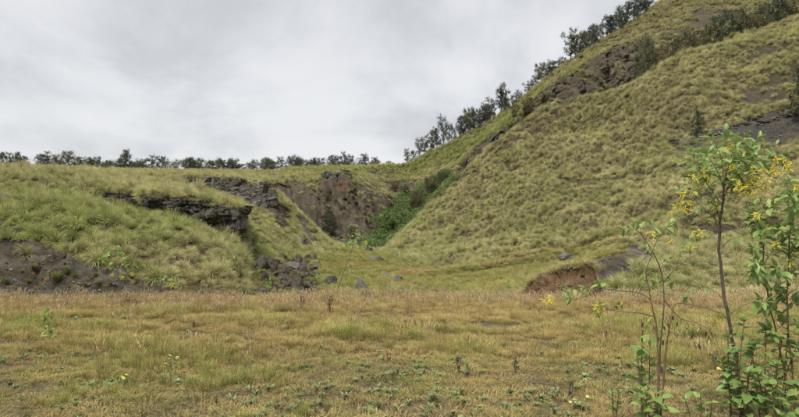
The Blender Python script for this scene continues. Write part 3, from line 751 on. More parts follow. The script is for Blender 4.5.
scatter('loose_stones', dens, T_peb, M['stones'], 0.04, 0.22, np.clip(0.35 + 0.5 * midN, 0, 1), 1 + 0 * midN, 8, label='loose grey stones strewn over the bare banks', cat='stones', scale_mul=np.where(cYd > 60, 2.2, 1.0), sink=-0.1)
# ------------------------------------------------------------------ tubes, trees
def tube(V, Fc, pts, rad, n=6):
    pts = [Vector(p) for p in pts]; b = len(V)
    for i, p in enumerate(pts):
        d = (pts[min(i + 1, len(pts) - 1)] - pts[max(i - 1, 0)]).normalized()
        a = d.orthogonal().normalized() if abs(d.z) < 0.9 else Vector((1, 0, 0)); a = (a - d * a.dot(d)).normalized(); c = d.cross(a)
        for k in range(n):
            th_ = 2 * math.pi * k / n
            V.append(p + (a * math.cos(th_) + c * math.sin(th_)) * rad[i])
    for i in range(len(pts) - 1):
        for k in range(n):
            k2 = (k + 1) % n
            Fc.append((b + i * n + k, b + i * n + k2, b + (i + 1) * n + k2, b + (i + 1) * n + k))
def smooth_line(pts, sub=3):
    pts = [Vector(p) for p in pts]; out = []
    for i in range(len(pts) - 1):
        p0, p1, p2, p3 = pts[max(i - 1, 0)], pts[i], pts[i + 1], pts[min(i + 2, len(pts) - 1)]
        for k in range(sub):
            t = k / sub
            out.append(0.5 * ((2 * p1) + (p2 - p0) * t + (2 * p0 - 5 * p1 + 4 * p2 - p3) * t * t + (3 * p1 - p0 - 3 * p2 + p3) * t ** 3))
    return out + [pts[-1]]
def tree_meshes(seed, h, w, trunk_frac, leafn, leafw, shape='round', gap=0.0):
    """returns (trunk mesh, crown mesh) of a tree h tall and w wide; base at origin"""
    r = random.Random(seed); V, Fc = [], []
    lean = Vector((r.uniform(-0.12, 0.12) * h, r.uniform(-0.12, 0.12) * h, 0))
    top = Vector((0, 0, h * 0.86)) + lean
    tp = [Vector((0, 0, -0.25)), Vector((0, 0, 0)), top * trunk_frac + Vector((r.uniform(-.1, .1), r.uniform(-.1, .1), 0)), top * 0.7, top]
    r0 = 0.028 * h
    tube(V, Fc, smooth_line(tp, 3), [r0 * (1.15 - 0.95 * i / 12) for i in range(13)], 6)
    tips = []
    nb = r.randint(11, 15)
    for i in range(nb):
        t = trunk_frac * 0.8 + (0.96 - trunk_frac * 0.8) * (i + r.random() * 0.7) / nb
        p = top * t
        a = i * 2.4 + r.uniform(-0.5, 0.5)
        if shape == 'round': reach = w * 0.5 * math.sqrt(max(0.08, 1 - ((t - 0.52) / 0.58) ** 2)) * r.uniform(0.65, 1.1)
        elif shape == 'cone': reach = w * 0.5 * (1.12 - t) * 1.5 * r.uniform(0.7, 1.05)
        else: reach = w * 0.5 * (0.45 + 0.65 * t) * r.uniform(0.6, 1.1)
        rise = h * r.uniform(0.02, 0.16) * (1.2 if shape == 'open' else 0.8)
        e = p + Vector((math.cos(a) * reach, math.sin(a) * reach, rise))
        m = p.lerp(e, 0.5) + Vector((0, 0, -0.05 * reach + r.uniform(0, 0.1)))
        tube(V, Fc, smooth_line([p, m, e], 2), [r0 * 0.42, r0 * 0.36, r0 * 0.28, r0 * 0.2, r0 * 0.1], 4)
        tips.append((e, 1.0)); tips.append((m.lerp(e, 0.45) + Vector((r.uniform(-.2, .2), r.uniform(-.2, .2), 0.12 * h * r.random())), 0.85))
        for q in range(4):
            e2 = m + Vector((r.uniform(-1, 1) * w * 0.2, r.uniform(-1, 1) * w * 0.2, h * r.uniform(0.02, 0.14)))
            tube(V, Fc, [m, m.lerp(e2, 0.5) + Vector((0, 0, 0.05)), e2], [r0 * 0.25, r0 * 0.17, r0 * 0.07], 3)
            tips.append((e2, 0.8))
    tips.append((top + Vector((0, 0, h * 0.07)), 0.8))
    tm = mesh_np('trunk', np.array([tuple(v) for v in V]), np.array(Fc), True)
    rn = np.random.default_rng(seed)
    C = []; per = max(10, leafn // len(tips))
    for (e, k) in tips:
        if rn.random() < gap: continue
        sz = w * 0.17 * k * rn.uniform(0.5, 1.4)
        nt = 7; dirs = rn.normal(0, 1, (nt, 3)) + np.array([0, 0, 0.35]); dirs /= np.linalg.norm(dirs, axis=1, keepdims=True)
        d = dirs[rn.integers(0, nt, per)]
        C.append(np.array(e) + d * (rn.random((per, 1)) ** 0.7) * sz + rn.normal(0, 0.16, (per, 3)) * sz)
    C = np.concatenate(C); n = len(C)
    a1 = rn.normal(0, 1, (n, 3)); a1 /= np.linalg.norm(a1, axis=1, keepdims=True)
    a2 = np.cross(a1, rn.normal(0, 1, (n, 3))); a2 /= np.linalg.norm(a2, axis=1, keepdims=True)
    ww = leafw * rn.uniform(0.6, 1.3, (n, 1))
    LV = np.stack([C - a1 * ww, C - a2 * ww * 0.5, C + a1 * ww, C + a2 * ww * 0.5], 1).reshape(-1, 3)
    vv = np.repeat(np.clip(rn.normal(0.5, 0.22, n), 0, 1), 4)
    cm_ = mesh_np('crown', LV, np.arange(4 * n).reshape(n, 4), False, {'v': vv})
    return tm, cm_
PROTO = {}
def proto(kind):
    if kind not in PROTO:
        spec = {'round0': (1, 5, 4.6, .12, 7600, .09, 'round', .03), 'round1': (2, 5, 4.2, .16, 6800, .09, 'round', .10), 'round2': (3, 5, 5.4, .1, 7600, .09, 'round', .06),
                'open0': (4, 6, 4.0, .22, 5200, .085, 'open', .10), 'open1': (5, 6, 4.4, .2, 4600, .085, 'open', .16), 'tall0': (6, 7, 4.2, .15, 6800, .09, 'round', .08),
                'round3': (21, 5, 4.8, .14, 6000, .09, 'round', .18), 'open2': (24, 6, 3.6, .16, 5400, .085, 'open', .06), 'tall1': (26, 7, 3.4, .1, 6200, .09, 'cone', .1),
                'cone0': (7, 6, 3.6, .06, 7200, .085, 'cone', .02), 'bush0': (8, 3, 3.4, .05, 5000, .075, 'round', .05), 'bush1': (9, 3, 3.0, .05, 4200, .075, 'open', .12),
                'sprout0': (10, 3.2, 1.8, .05, 3400, .065, 'cone', .05)}[kind]
        PROTO[kind] = (tree_meshes(*spec), spec[1], spec[2])
    return PROTO[kind]
LEAFVAR = {}
def tree(name, label, cat, group, base, h, w, kind, mat, rz=None):
    (tm, cmsh), h0, w0 = proto(kind)
    key = (kind, mat)
    if key not in LEAFVAR:
        c2 = cmsh.copy(); c2.materials.clear(); c2.materials.append(M[mat]); LEAFVAR[key] = c2
    o = bpy.data.objects.new(name, None); COL.objects.link(o)
    o.empty_display_size = 0.3
    o.location = base; o.rotation_euler = (0, 0, random.uniform(0, 6.28) if rz is None else rz)
    o.scale = (w / w0, w / w0, h / h0)
    tag(o, label, cat, group)
    link('trunk', tm, M['bark'], o); link('crown', LEAFVAR[key], None, o)
    return o
def ordinal(n):
    one = ['', 'first', 'second', 'third', 'fourth', 'fifth', 'sixth', 'seventh', 'eighth', 'ninth', 'tenth', 'eleventh', 'twelfth', 'thirteenth', 'fourteenth', 'fifteenth', 'sixteenth', 'seventeenth', 'eighteenth', 'nineteenth']
    tens = {20: 'twent', 30: 'thirt', 40: 'fort'}
    return one[n] if n < 20 else (tens[n] + 'ieth' if n % 10 == 0 else tens[n // 10 * 10] + 'y-' + one[n % 10])
ORD = [ordinal(i) for i in range(1, 45)]
# skyline trees over the left bank and the middle: (column, top row, width in photo pixels, kind, leaf)
sky_left = [(1,153,12,'round1'),(11,155,11,'open0'),(18,154,10,'round0'),(25,157,11,'round1'),(41,156,12,'round0'),(48,153.5,12,'open0'),(56,157,13,'round2'),(70,153,15,'round0'),(79,158,13,'round1'),
            (90,161,13,'round2'),(97,158.5,14,'round0'),(110,163,14,'round2'),(119,159,12,'round1')]
sky_mid = [(128,151,15,'cone0'),(136,163,12,'round2'),(144,160,13,'round1'),(153,157.5,12,'open0'),(160,156.5,10,'tall0'),(166,158,10,'open1'),(175,162,14,'round2'),(191,159.5,17,'round0'),(212,162,17,'round1'),
           (223,161.5,14,'round0'),(233,162.5,15,'round2'),(241,165,12,'round1')]
sky_right = [(252,165,14,'round2'),(266,159.5,15,'round0'),(274,162,13,'round1'),(282,158.5,13,'open0'),(291,158.5,14,'round0'),(298,156.5,13,'open1'),(309,162,14,'round2'),(317,159.5,15,'round0'),
             (331,156.5,13,'round1'),(337,157,9,'tall0'),(345,153.5,10,'open0'),(351,157.5,11,'round0'),(364,156.5,15,'round2'),(375,158.5,8,'round1')]
for lst, where in ((sky_left, 'above the left grassy bank'), (sky_mid, 'behind the upper left rock ledge'), (sky_right, 'above the dark cinder cliff')):
    for i, (px, top, wpx, kd) in enumerate(lst):
        Y = 172 + random.uniform(-5, 9)
        b = ground(px, Y)
        b.z -= 0.3
        h = CAMZ + (CY - top + 1.5) / F * Y - b.z
        lf = 'olive_leaf' if px in (252, 70, 110, 175, 144) else 'tree_leaf'
        side = 'tall pointed dark tree standing out of the skyline ' if kd == 'cone0' else ('low olive green rounded bush tree ' if px == 252 else 'dark tree, %s from the left ' % ORD[i])
        tree('skyline_tree', side + where, 'tree', 'trees along the far skyline', b, max(h, 2.2), wpx / F * Y * 1.12, kd, lf)
fill = [(px + random.uniform(-3, 3), random.uniform(158.5, 165)) for px in range(-30, 400, 11) if random.random() < 0.75]
for i, (px, top) in enumerate(fill):
    Y = 176 + random.uniform(-6, 14); b = ground(px, Y); b.z -= 0.3
    h = CAMZ + (CY - top + 1) / F * Y - b.z
    tree('skyline_bush', 'low dark bush filling the skyline hedge, %s from the left' % ORD[i], 'bush', 'low bushes of the far skyline', b, max(h, 1.8), random.uniform(3.2, 5.2), random.choice(['bush0', 'bush1', 'round3']), random.choice(['tree_leaf', 'tree_leaf', 'olive_leaf']))
# trees on the right ridge: (column, base row, top row, width)
ridge = [(408,166,149,9,'open0'),(419,153,138,9,'open1'),(431,149,129,12,'tall0'),(444,143,115,13,'open1'),(460,136,116,12,'round1'),(470,129,108,14,'round0'),(479,124,111,13,'round2'),(488,119,103,14,'round1'),
         (500,112,84,15,'open0'),(508,107,97,9,'round1'),(520,98,90,9,'open1'),(529,93,82,11,'open0'),(542,83,63,13,'round0'),(554,74,60,13,'round1'),(571,58,30,17,'open0'),(582,50,32,15,'round2'),(591,46,25,15,'round1'),
         (607,37,17,16,'tall0'),(620,28,7,16,'round0'),(634,19,-3,17,'open0'),(648,9,-9,17,'round1'),(414,160,150,8,'round3'),(425,151,138,9,'open2'),(437,147,127,10,'tall1'),(452,139,124,10,'round3'),(465,132,113,11,'open2'),(474,127,110,10,'tall1'),(484,121,106,11,'round3'),(493,115,98,11,'open2'),
         (504,109,90,10,'tall1'),(514,102,95,8,'bush0'),(535,88,75,10,'round3'),(548,79,64,10,'open2'),(561,68,57,9,'bush1'),(576,55,35,12,'tall1'),(586,48,30,12,'open2'),(599,41,24,13,'round3'),(613,33,14,13,'open2'),(627,24,3,14,'tall1'),(641,14,-6,14,'round3')]
ridge.sort()
for i, (px, bas, top, wpx, kd) in enumerate(ridge):
    k = col_of(px); rows = np.where((TY[:, k] > 128) & (TY[:, k] < 175))[0]
    r = rows[np.argmin(PY[rows, k])]                                 # the skyline itself
    b = Vector(TV[r, k]); b.z -= 0.35; Y = b.y
    h = CAMZ + (CY - top) / F * Y - b.z
    lf = 'rust_leaf' if px in (542, 582) else ('olive_leaf' if px in (431, 571, 470) else 'tree_leaf')
    lab = {500: 'tallest slender dark tree halfway up the right ridge line', 408: 'lowest thin tree at the foot of the ridge by the far plateau', 542: 'rust tinged bushy tree on the right ridge line', 571: 'round crowned tree standing alone high on the ridge against the sky'}.get(px, 'grey green tree on the right ridge line, %s from the bottom' % ORD[i])
    tree('ridge_tree', lab, 'tree', 'trees climbing the right ridge', b, max(h, 1.8), wpx / F * Y * 1.1, kd, lf)
# shrubs of the upper gully behind the big slope: (column, base row, top row, width)
gsh = [(644,66,36,24,'bush0','olive_leaf'),(661,62,44,16,'bush1','rust_leaf'),(674,60,38,18,'bush1','olive_leaf'),(686,56,30,20,'bush0','rust_leaf'),(699,54,30,20,'bush1','olive_leaf'),(712,50,24,22,'bush0','olive_leaf'),
       (727,46,12,24,'bush0','tree_leaf'),(741,40,10,22,'bush1','olive_leaf'),(752,36,12,18,'bush1','rust_leaf'),(764,31,4,22,'bush0','olive_leaf'),(780,26,-4,24,'bush0','tree_leaf'),(796,20,-8,24,'bush1','olive_leaf')]
for i, (px, bas, top, wpx, kd, lf) in enumerate(gsh):
    k = col_of(px); rows = np.where((TY[:, k] > 96) & (TY[:, k] < 116))[0]
    r = rows[np.argmin(TZ[rows, k] - 0.0 * TY[rows, k])]
    Y = 106 + random.uniform(-2, 3); b = ground(px, Y); b.z -= 0.2
    h = CAMZ + (CY - top) / F * Y - b.z
    tree('gully_shrub', 'dark shrub in the high gully behind the big slope, %s from the left' % ORD[i], 'shrub', 'shrubs in the high gully', b, max(1.5, h), wpx / F * Y * 1.15, kd, lf)
oth = [(698,138,109,13,'sprout0','tree_leaf','lone dark upright shrub in the middle of the big tussock slope',50,95),(799,122,62,20,'sprout0','olive_leaf','tall grey green shrub on the big slope at the right edge',50,95),
       (529,118,96,14,'bush1','rust_leaf','brownish shrub below the ridge line above the steep rock edge',105,145),(516,116,104,12,'bush0','olive_leaf','small olive shrub between ridge trees and rock edge',105,145),
       (545,104,92,12,'bush1','rust_leaf','low brown shrub beside the upper rock face',105,145),(333,236,215,14,'bush0','tree_leaf','dark green bush growing on the lower cinder cliff',100,130),
       (352,240,226,9,'bush1','olive_leaf','small olive bush at the foot of the cinder cliff',100,130),(417,214,188,14,'bush1','rust_leaf','leafless brownish bush above the green thicket',105,150),
       (406,200,184,13,'bush0','olive_leaf','dark olive bush at the head of the gully',105,150),(430,196,176,14,'bush1','rust_leaf','brown twiggy bush right of the gully head',105,150),(443,186,170,13,'bush0','olive_leaf','grey olive bush under the steep brown rock edge',105,150),
       (395,192,180,10,'bush1','rust_leaf','small brown bush on the plateau edge by the gully',105,150)]
for (px, bas, top, wpx, kd, lf, lab, ya, yb) in oth:
    b = hit(px, bas, ya, yb); b.z -= 0.1; Y = b.y
    tree('hillside_shrub', lab, 'shrub', 'scattered hillside shrubs', b, max(1.0, (bas - top) / F * Y), wpx / F * Y * 1.1, kd, lf)

# ------------------------------------------------------------------ rocks
def rock_mesh(seed, sub=3, cuts=16, rough=0.22):
    r = random.Random(seed)
    bm = bmesh.new(); bmesh.ops.create_icosphere(bm, subdivisions=sub, radius=1.0)
    for k in range(cuts):
        n = Vector((r.gauss(0, 1), r.gauss(0, 1), r.gauss(0, 0.8))).normalized(); d = r.uniform(0.45, 0.8)
        for v in bm.verts:
            e = v.co.dot(n) - d
            if e > 0: v.co -= n * e * 0.93
    co = np.array([v.co[:] for v in bm.verts])
    nz = fbm(co[:, 0] * 1.7 + seed, co[:, 1] * 1.7, co[:, 2] * 1.7, 4, seed) * rough
    for v, q in zip(bm.verts, nz): v.co *= 1 + q
    me = bpy.data.meshes.new('rock'); bm.to_mesh(me); bm.free()
    me.polygons.foreach_set('use_smooth', np.zeros(len(me.polygons), bool))
    return me
ROCKS = {}
def rock_of(k, mat):
    if (k, mat) not in ROCKS:
        m_ = rock_mesh(900 + k); m_.materials.append(M[mat]); ROCKS[(k, mat)] = m_
    return ROCKS[(k, mat)]
# (column, row of its foot, width px, height px, mesh, material, label)
bl = [(361,297,17,15,0,'grey_stone','largest rounded grey boulder standing alone on the grass behind the meadow'),
      (351,293,5,6,1,'grey_stone','small grey stone just left of the lone rounded boulder'),
      (329,289,15,13,2,'basalt','dark cracked boulder beside the thin leaning sapling'),
      (338,291,7,5,3,'basalt','low dark stone touching the cracked boulder by the sapling'),
      (260,271,13,13,4,'basalt','tilted grey basalt slab at the left of the rubble pile'),
      (271,274,13,14,1,'lava_red','dark reddish lava boulder in the middle of the rubble pile'),
      (281,263,12,9,2,'basalt','dark angular boulder at the top of the rubble pile'),
      (293,272,13,8,3,'grey_stone','pale flat topped boulder in the rubble pile'),
      (303,276,12,12,0,'lava_red','rust brown boulder at the right of the rubble pile'),
      (283,285,15,9,4,'basalt','wide black boulder low in the rubble pile'),
      (298,291,11,13,1,'basalt','upright grey boulder at the foot of the rubble pile'),
      (312,296,10,7,2,'lava_red','brown stone at the lower right end of the rubble pile'),
      (302,298,11,5,3,'grey_stone','flat grey stone at the bottom of the rubble pile'),
      (277,296,9,6,0,'basalt','small dark stone at the lower left of the rubble pile'),
      (299,250,13,11,4,'grey_stone','grey rock at the left of the upper rock cluster'),
      (307,252,11,10,2,'basalt','dark rock at the right of the upper rock cluster'),
      (288,251,9,5,1,'basalt','low dark rock left of the upper rock cluster'),
      (315,253,8,4,3,'basalt','small flat rock at the right end of the upper rock cluster'),
      (276,248,9,5,0,'grey_stone','pale flat rock on the grass slope under the ledges'),
      (369,255,9,7,2,'basalt','dark rock at the mouth of the gully'),
      (373,264,9,6,4,'grey_stone','grey rock on the valley floor below the gully mouth'),
      (379,264,7,5,1,'basalt','small dark rock at the edge of the valley floor gravel'),
      (386,281,10,6,3,'grey_stone','pale rock at the left end of the gravel patch'),
      (397,286,12,8,0,'grey_stone','grey rock in the middle of the gravel patch'),
      (412,289,10,5,2,'grey_stone','low grey rock at the right of the gravel patch'),
      (425,293,10,5,4,'grey_stone','small grey rock low down in the gravel patch'),
      (3,207,16,11,4,'basalt','dark rock sticking out of the tussocks at the left edge'),
      (147,209,10,5,1,'grey_stone','small pale rock among the tussocks below the ledge'),
      (274,222,9,6,2,'basalt','dark rock halfway up the grassy spur'),
      (340,243,8,5,3,'basalt','small dark rock where the spur meets the cliff foot'),
      (565,262,14,7,0,'grey_stone','pale grey rock above the brown earth heap'),
      (574,266,9,5,3,'grey_stone','smaller pale rock right of the one above the earth heap'),
      (250,218,7,5,1,'basalt','small rock on the slope right of the layered ledge'),
      (250,281,9,6,3,'lava_red','brown stone between the tussock mound and the rubble pile')]
for (px, py, w, h, k, mt, lab) in bl:
    b = hit(px, py - 3, 26); s = b.y / F
    o = link('boulder', rock_of(k, mt)); o.scale = (w * s * 0.66, w * s * 0.6, h * s * 0.74)
    o.location = b + Vector((0, w * s * 0.2, h * s * 0.24)); o.rotation_euler = (random.uniform(-.25, .25), random.uniform(-.25, .25), random.uniform(0, 6))
    tag(o, lab, 'rock', 'fallen rocks in the valley')
rb = random.Random(77)
for k in range(64):
    px, py = rb.uniform(250, 320), rb.uniform(256, 296)
    if px < 262 and py < 270: py += 12
    b = hit(px, py, 26, 75); w = rb.uniform(3.5, 10); s = b.y / F
    o = link('rubble_stone', rock_of(rb.randint(0, 4), rb.choice(['basalt', 'basalt', 'grey_stone', 'lava_red']))); o.scale = (w * s * 0.6, w * s * 0.5, w * s * rb.uniform(0.35, 0.65))
    o.location = b + Vector((0, 0.0, w * s * 0.3)); o.rotation_euler = (rb.uniform(-.4, .4), rb.uniform(-.4, .4), rb.uniform(0, 6))
    tag(o, 'small angular stone lying in the rubble pile right of the tussock mound', 'stone', 'small stones of the rubble pile')
def hull_mesh(seed, sx, sy, sz):
    r = random.Random(seed); bm = bmesh.new()
    for i in range(26):
        p = Vector((r.choice((-1, 1)) * r.uniform(0.45, 1), r.choice((-1, 1)) * r.uniform(0.45, 1), r.choice((-1, 1)) * r.uniform(0.55, 1)))
        bm.verts.new((p.x * sx, p.y * sy, p.z * sz))
    bmesh.ops.convex_hull(bm, input=bm.verts)
    bmesh.ops.delete(bm, geom=[v for v in bm.verts if not v.link_faces], context='VERTS')
    me = bpy.data.meshes.new('block'); bm.to_mesh(me); bm.free()
    return me
HULLS = {}
def hull_of(k, mt):
    if (k, mt) not in HULLS:
        m_ = hull_mesh(50 + k, 1, 0.8, 0.75); m_.materials.append(M[mt]); HULLS[(k, mt)] = m_
    return HULLS[(k, mt)]
def slab_mesh(seed):
    """a broken slab: rough box with chipped edges"""
    r = random.Random(seed); bm = bmesh.new(); bmesh.ops.create_cube(bm, size=2.0)
    for v in bm.verts: v.co = Vector((v.co.x * r.uniform(0.7, 1.1), v.co.y * r.uniform(0.8, 1.1), v.co.z * r.uniform(0.65, 1.05)))
    bmesh.ops.subdivide_edges(bm, edges=bm.edges[:], cuts=3, use_grid_fill=True)
    for k in range(7):
        n = Vector((r.choice((-1, 1)) * r.uniform(.3, 1), r.choice((-1, 1)) * r.uniform(.3, 1), r.choice((-1, 1)) * r.uniform(.3, 1))).normalized(); d = r.uniform(0.95, 1.25)
        for v in bm.verts:
            e = v.co.dot(n) - d
            if e > 0: v.co -= n * e
    co = np.array([v.co[:] for v in bm.verts]); nz = np.stack([fbm(co[:, 0] * 1.9 + seed, co[:, 1] * 1.9 + 7 * j, co[:, 2] * 2.6, 3, seed + j) for j in range(3)], 1) * 0.2
    for v, q in zip(bm.verts, nz): v.co += Vector(q)
    me = bpy.data.meshes.new('block'); bm.to_mesh(me); bm.free()
    return me
BLK = {}
def block_of(k, mt):
    if (k, mt) not in BLK:
        m_ = slab_mesh(300 + k); m_.materials.append(M[mt]); BLK[(k, mt)] = m_
    return BLK[(k, mt)]
def ledge(label, pts, y0, y1, seed):
    """a rock ledge: blocks (column, row, width px, height px, material) bedded into the face of the land"""
    r = random.Random(seed)
    root = bpy.data.objects.new('rock_ledge', None); COL.objects.link(root)
    first = hit(pts[0][0], pts[0][1], y0, y1); root.location = first
    tag(root, label, 'rock ledge')
    for (px, py, w, h, mt) in pts:
        p = hit(px, py, y0, y1); s = p.y / F
        o = link('block', block_of(r.randint(0, 9), mt), None, root)
        o.location = p - first + Vector((0, 0.42 * w * s, 0))
        o.scale = (w * s * 0.62, w * s * 0.55, h * s * 0.68)
        o.rotation_euler = (r.uniform(-.25, .25), r.uniform(-.2, .2), r.uniform(-.7, .7))
rr = random.Random(5)
p1 = []
for px in range(100, 246, 6):
    top = np.interp(px, [96, 125, 160, 200, 245], [192, 187, 191, 199, 205]); bot = np.interp(px, [96, 125, 160, 200, 225, 245], [197, 199, 205, 216, 230, 236])
    py = top + 4
    while py < bot:
        hh = rr.uniform(2.5, 5.5)
        if rr.random() < 0.62: p1.append((px + rr.uniform(-2, 2), py + hh / 2, rr.uniform(5, 15), hh * rr.uniform(0.8, 1.5), rr.choice(['basalt', 'basalt', 'basalt', 'grey_stone'] if px < 205 else ['basalt', 'basalt', 'grey_stone', 'basalt'])))
        py += hh * 0.95
p1 += [(206,212,17,8,'basalt'),(221,214,22,9,'basalt'),(235,214,15,10,'basalt'),(228,224,20,8,'basalt'),(240,225,10,8,'basalt'),(214,220,14,6,'clay'),(234,233,12,5,'clay'),(196,206,16,6,'basalt'),(180,201,15,6,'basalt')]
ledge('dark layered basalt ledge jutting out under the upper tussock bank', p1, 40.5, 48, 1)
p2 = []
for px in range(186, 276, 5):
    top = np.interp(px, [186, 225, 268, 276], [179, 178, 180, 192]); bot = np.interp(px, [186, 215, 240, 262, 276], [184, 189, 201, 206, 204])
    py = top + 1
    while py < bot:
        hh = rr.uniform(3, 6)
        if rr.random() < 0.7: p2.append((px + rr.uniform(-2, 2), py + hh / 2, rr.uniform(4, 11), hh * rr.uniform(0.8, 1.5), rr.choice(['basalt', 'basalt', 'grey_stone', 'basalt', 'lava_red'])))
        py += hh * 0.95
ledge('broken dark lava ledge further back, below the skyline trees', p2, 70, 88, 2)
p3 = [(px + rr.uniform(-1, 1), np.interp(px, [323, 336, 352], [176, 170, 172]) + rr.uniform(0, 5), rr.uniform(6, 10), rr.uniform(3, 5), 'basalt') for px in range(323, 353, 3)]
ledge('black rock lump capping the rim of the cinder cliff', p3, 100, 145, 3)
p4 = [(px + rr.uniform(-1, 1), np.interp(px, [283, 312], [178, 178]) + rr.uniform(0, 2), rr.uniform(6, 9), rr.uniform(2, 3.5), rr.choice(['basalt', 'lava_red'])) for px in range(283, 313, 5)]
ledge('thin dark lava layer along the left rim of the cinder cliff', p4, 100, 145, 4)
p5 = [(px + rr.uniform(-3, 3), np.interp(px, [672, 712, 755, 799], [144, 133, 122, 109]) + rr.uniform(-1, 4), rr.uniform(8, 15), rr.uniform(3, 6), rr.choice(['basalt', 'grey_stone', 'basalt'])) for px in range(672, 806, 7)]
ledge('narrow grey rock band crossing the big tussock slope behind the flowering tree', p5, 52, 92, 5)
p6 = [(px + rr.uniform(-1, 1), np.interp(px, [370, 390], [170, 172]) + rr.uniform(0, 2), rr.uniform(5, 9), rr.uniform(2, 3.5), 'basalt') for px in range(371, 390, 4)]
ledge('small dark rock step in the green plateau above the gully', p6, 110, 165, 6)

# brown earth heap right of centre
def heap():
    bm = bmesh.new(); bmesh.ops.create_grid(bm, x_segments=110, y_segments=80, size=1.0)
    co = np.array([v.co[:] for v in bm.verts])
    x, y = co[:, 0], co[:, 1]
    edge = 0.28 * fbm(x * 2.6, y * 1.2, None, 4, 81, 0.6)
    side = 1 - sstep(0.55, 1.0, np.abs(x + 0.08 * fbm(y * 3, x * 3, None, 2, 80)))
    front = sstep(-0.55, 0.02, y + edge) * 0.72 + 0.28 * sstep(-0.95, -0.35, y + 0.5 * edge)
    back = 1 - sstep(0.35, 1.0, y)
    top_ = 0.55 + 0.32 * sstep(-0.8, 0.5, x) + 0.16 * fbm(x * 2.2, y * 2.2, None, 3, 82)
    hgt = side * front * back * top_ + side * (0.12 * fbm(x * 3.5, y * 5, None, 5, 83, 0.68) - 0.14 * np.abs(fbm(x * 5, y * 2.5, None, 4, 85))) - 0.07
    for v, h in zip(bm.verts, hgt): v.co = (v.co.x * 2.0, v.co.y * 1.5, h * 1.75)
    me = bpy.data.meshes.new('earth'); bm.to_mesh(me); bm.free()
    me.polygons.foreach_set('use_smooth', np.ones(len(me.polygons), bool))
    b = ground(567, 24.6)
    root = bpy.data.objects.new('earth_heap', None); COL.objects.link(root); root.location = (b.x, b.y + 0.6, b.z + 0.05)
    tag(root, 'rough orange brown earth heap at the far edge of the meadow', 'earth heap')
    link('earth', me, M['clay'], root)
    global HEAP
    HEAP = (root.location.copy(), co, hgt)
    r = random.Random(3)
    for k in range(40):
        x_, y_ = r.uniform(-1.5, 1.5), r.uniform(-1.35, -0.2)
        i = int(np.argmin((co[:, 0] * 2.0 - x_) ** 2 + (co[:, 1] * 1.5 - y_) ** 2))
        s = r.uniform(0.03, 0.10) * (1.6 if k % 9 == 0 else 1)
        o = link('clod', block_of(r.randint(0, 9), 'clay'), None, root)
        o.location = (x_, y_, hgt[i] * 1.75 + s * 0.1); o.scale = (s * 1.2, s, s * 0.8); o.rotation_euler = (r.uniform(-.5, .5), r.uniform(-.5, .5), r.uniform(0, 6))
heap()

# ------------------------------------------------------------------ leafy plants built leaf by leaf
def leaf_mesh(name, length, width, fold=0.18, curl=0.25, n=6, shape=1.0, wave=0.0):
    """one leaf along +Y from the origin, two rows of quads folded at the midrib"""
    V, Fc, vv = [], [], []
    for i in range(n + 1):
        t = i / n
        w = width * 0.5 * (math.sin(math.pi * min(1, t ** shape)) ** 0.8 if 0 < t < 1 else 0.03)
        y = length * t * (1 - 0.12 * curl * t); z = -curl * length * t * t * 0.7
        up = fold * w + wave * math.sin(t * 9)
        V += [(-w, y, z + up), (0, y, z), (w, y, z + up)]; vv += [0.55, 0.25, 0.55]
    for i in range(n):
        a = 3 * i
        Fc += [(a, a + 1, a + 4, a + 3), (a + 1, a + 2, a + 5, a + 4)]
    return mesh_np(name, np.array(V, float), np.array(Fc), True, {'v': vv})
def flower_mesh(seed, n=9, size=0.05):
    """a hanging spray of tubular flowers"""
    r = random.Random(seed); V, Fc = [], []
    for i in range(n):
        a = r.uniform(0, 6.28); el = r.uniform(-1.3, 0.4)
        d = Vector((math.cos(a) * math.cos(el), math.sin(a) * math.cos(el), math.sin(el)))
        p = Vector((r.uniform(-1, 1), r.uniform(-1, 1), r.uniform(-1.6, 0.3))) * size * 0.55
        L_ = size * r.uniform(0.7, 1.15)
        tube(V, Fc, [p, p + d * L_ * 0.5, p + d * L_ * 0.9, p + d * L_], [size * 0.045, size * 0.075, size * 0.085, size * 0.13], 5)
    return mesh_np('flower_cluster', np.array([tuple(v) for v in V]), np.array(Fc), True, {'v': RNG.random(len(V))})
LM = {'tob%d' % i: leaf_mesh('leaf', 1.0, 0.40 + 0.05 * i, 0.25, 0.15 + 0.22 * i, 6, 0.85) for i in range(3)}
LM.update({'broad%d' % i: leaf_mesh('leaf', 1.0, 0.58 + 0.06 * i, 0.22, 0.2 + 0.25 * i, 6, 0.8) for i in range(3)})
LM.update({'dry%d' % i: leaf_mesh('dry_leaf', 1.0, 0.34, 0.9, 0.9 + 0.4 * i, 6, 0.85, 0.03) for i in range(2)})
FLM = [flower_mesh(i, 11, 1.0) for i in range(4)]
for f_ in FLM: f_.materials.append(M['petal'])
LMM = {}
def lm(kind, mat):
    k = (kind, mat)
    if k not in LMM:
        m_ = LM[kind].copy(); m_.materials.append(M[mat]); LMM[k] = m_
    return LMM[k]
def along(d, up=Vector((0, 0, 1)), roll=0.0):
    """rotation taking +Y to d with +Z near up"""
    y = d.normalized(); x = y.cross(up)
    if x.length < 1e-3: x = Vector((1, 0, 0))
    x.normalize(); z = x.cross(y)
    m = Matrix((x, y, z)).transposed()
    return (m @ Matrix.Rotation(roll, 3, 'Y')).to_euler()
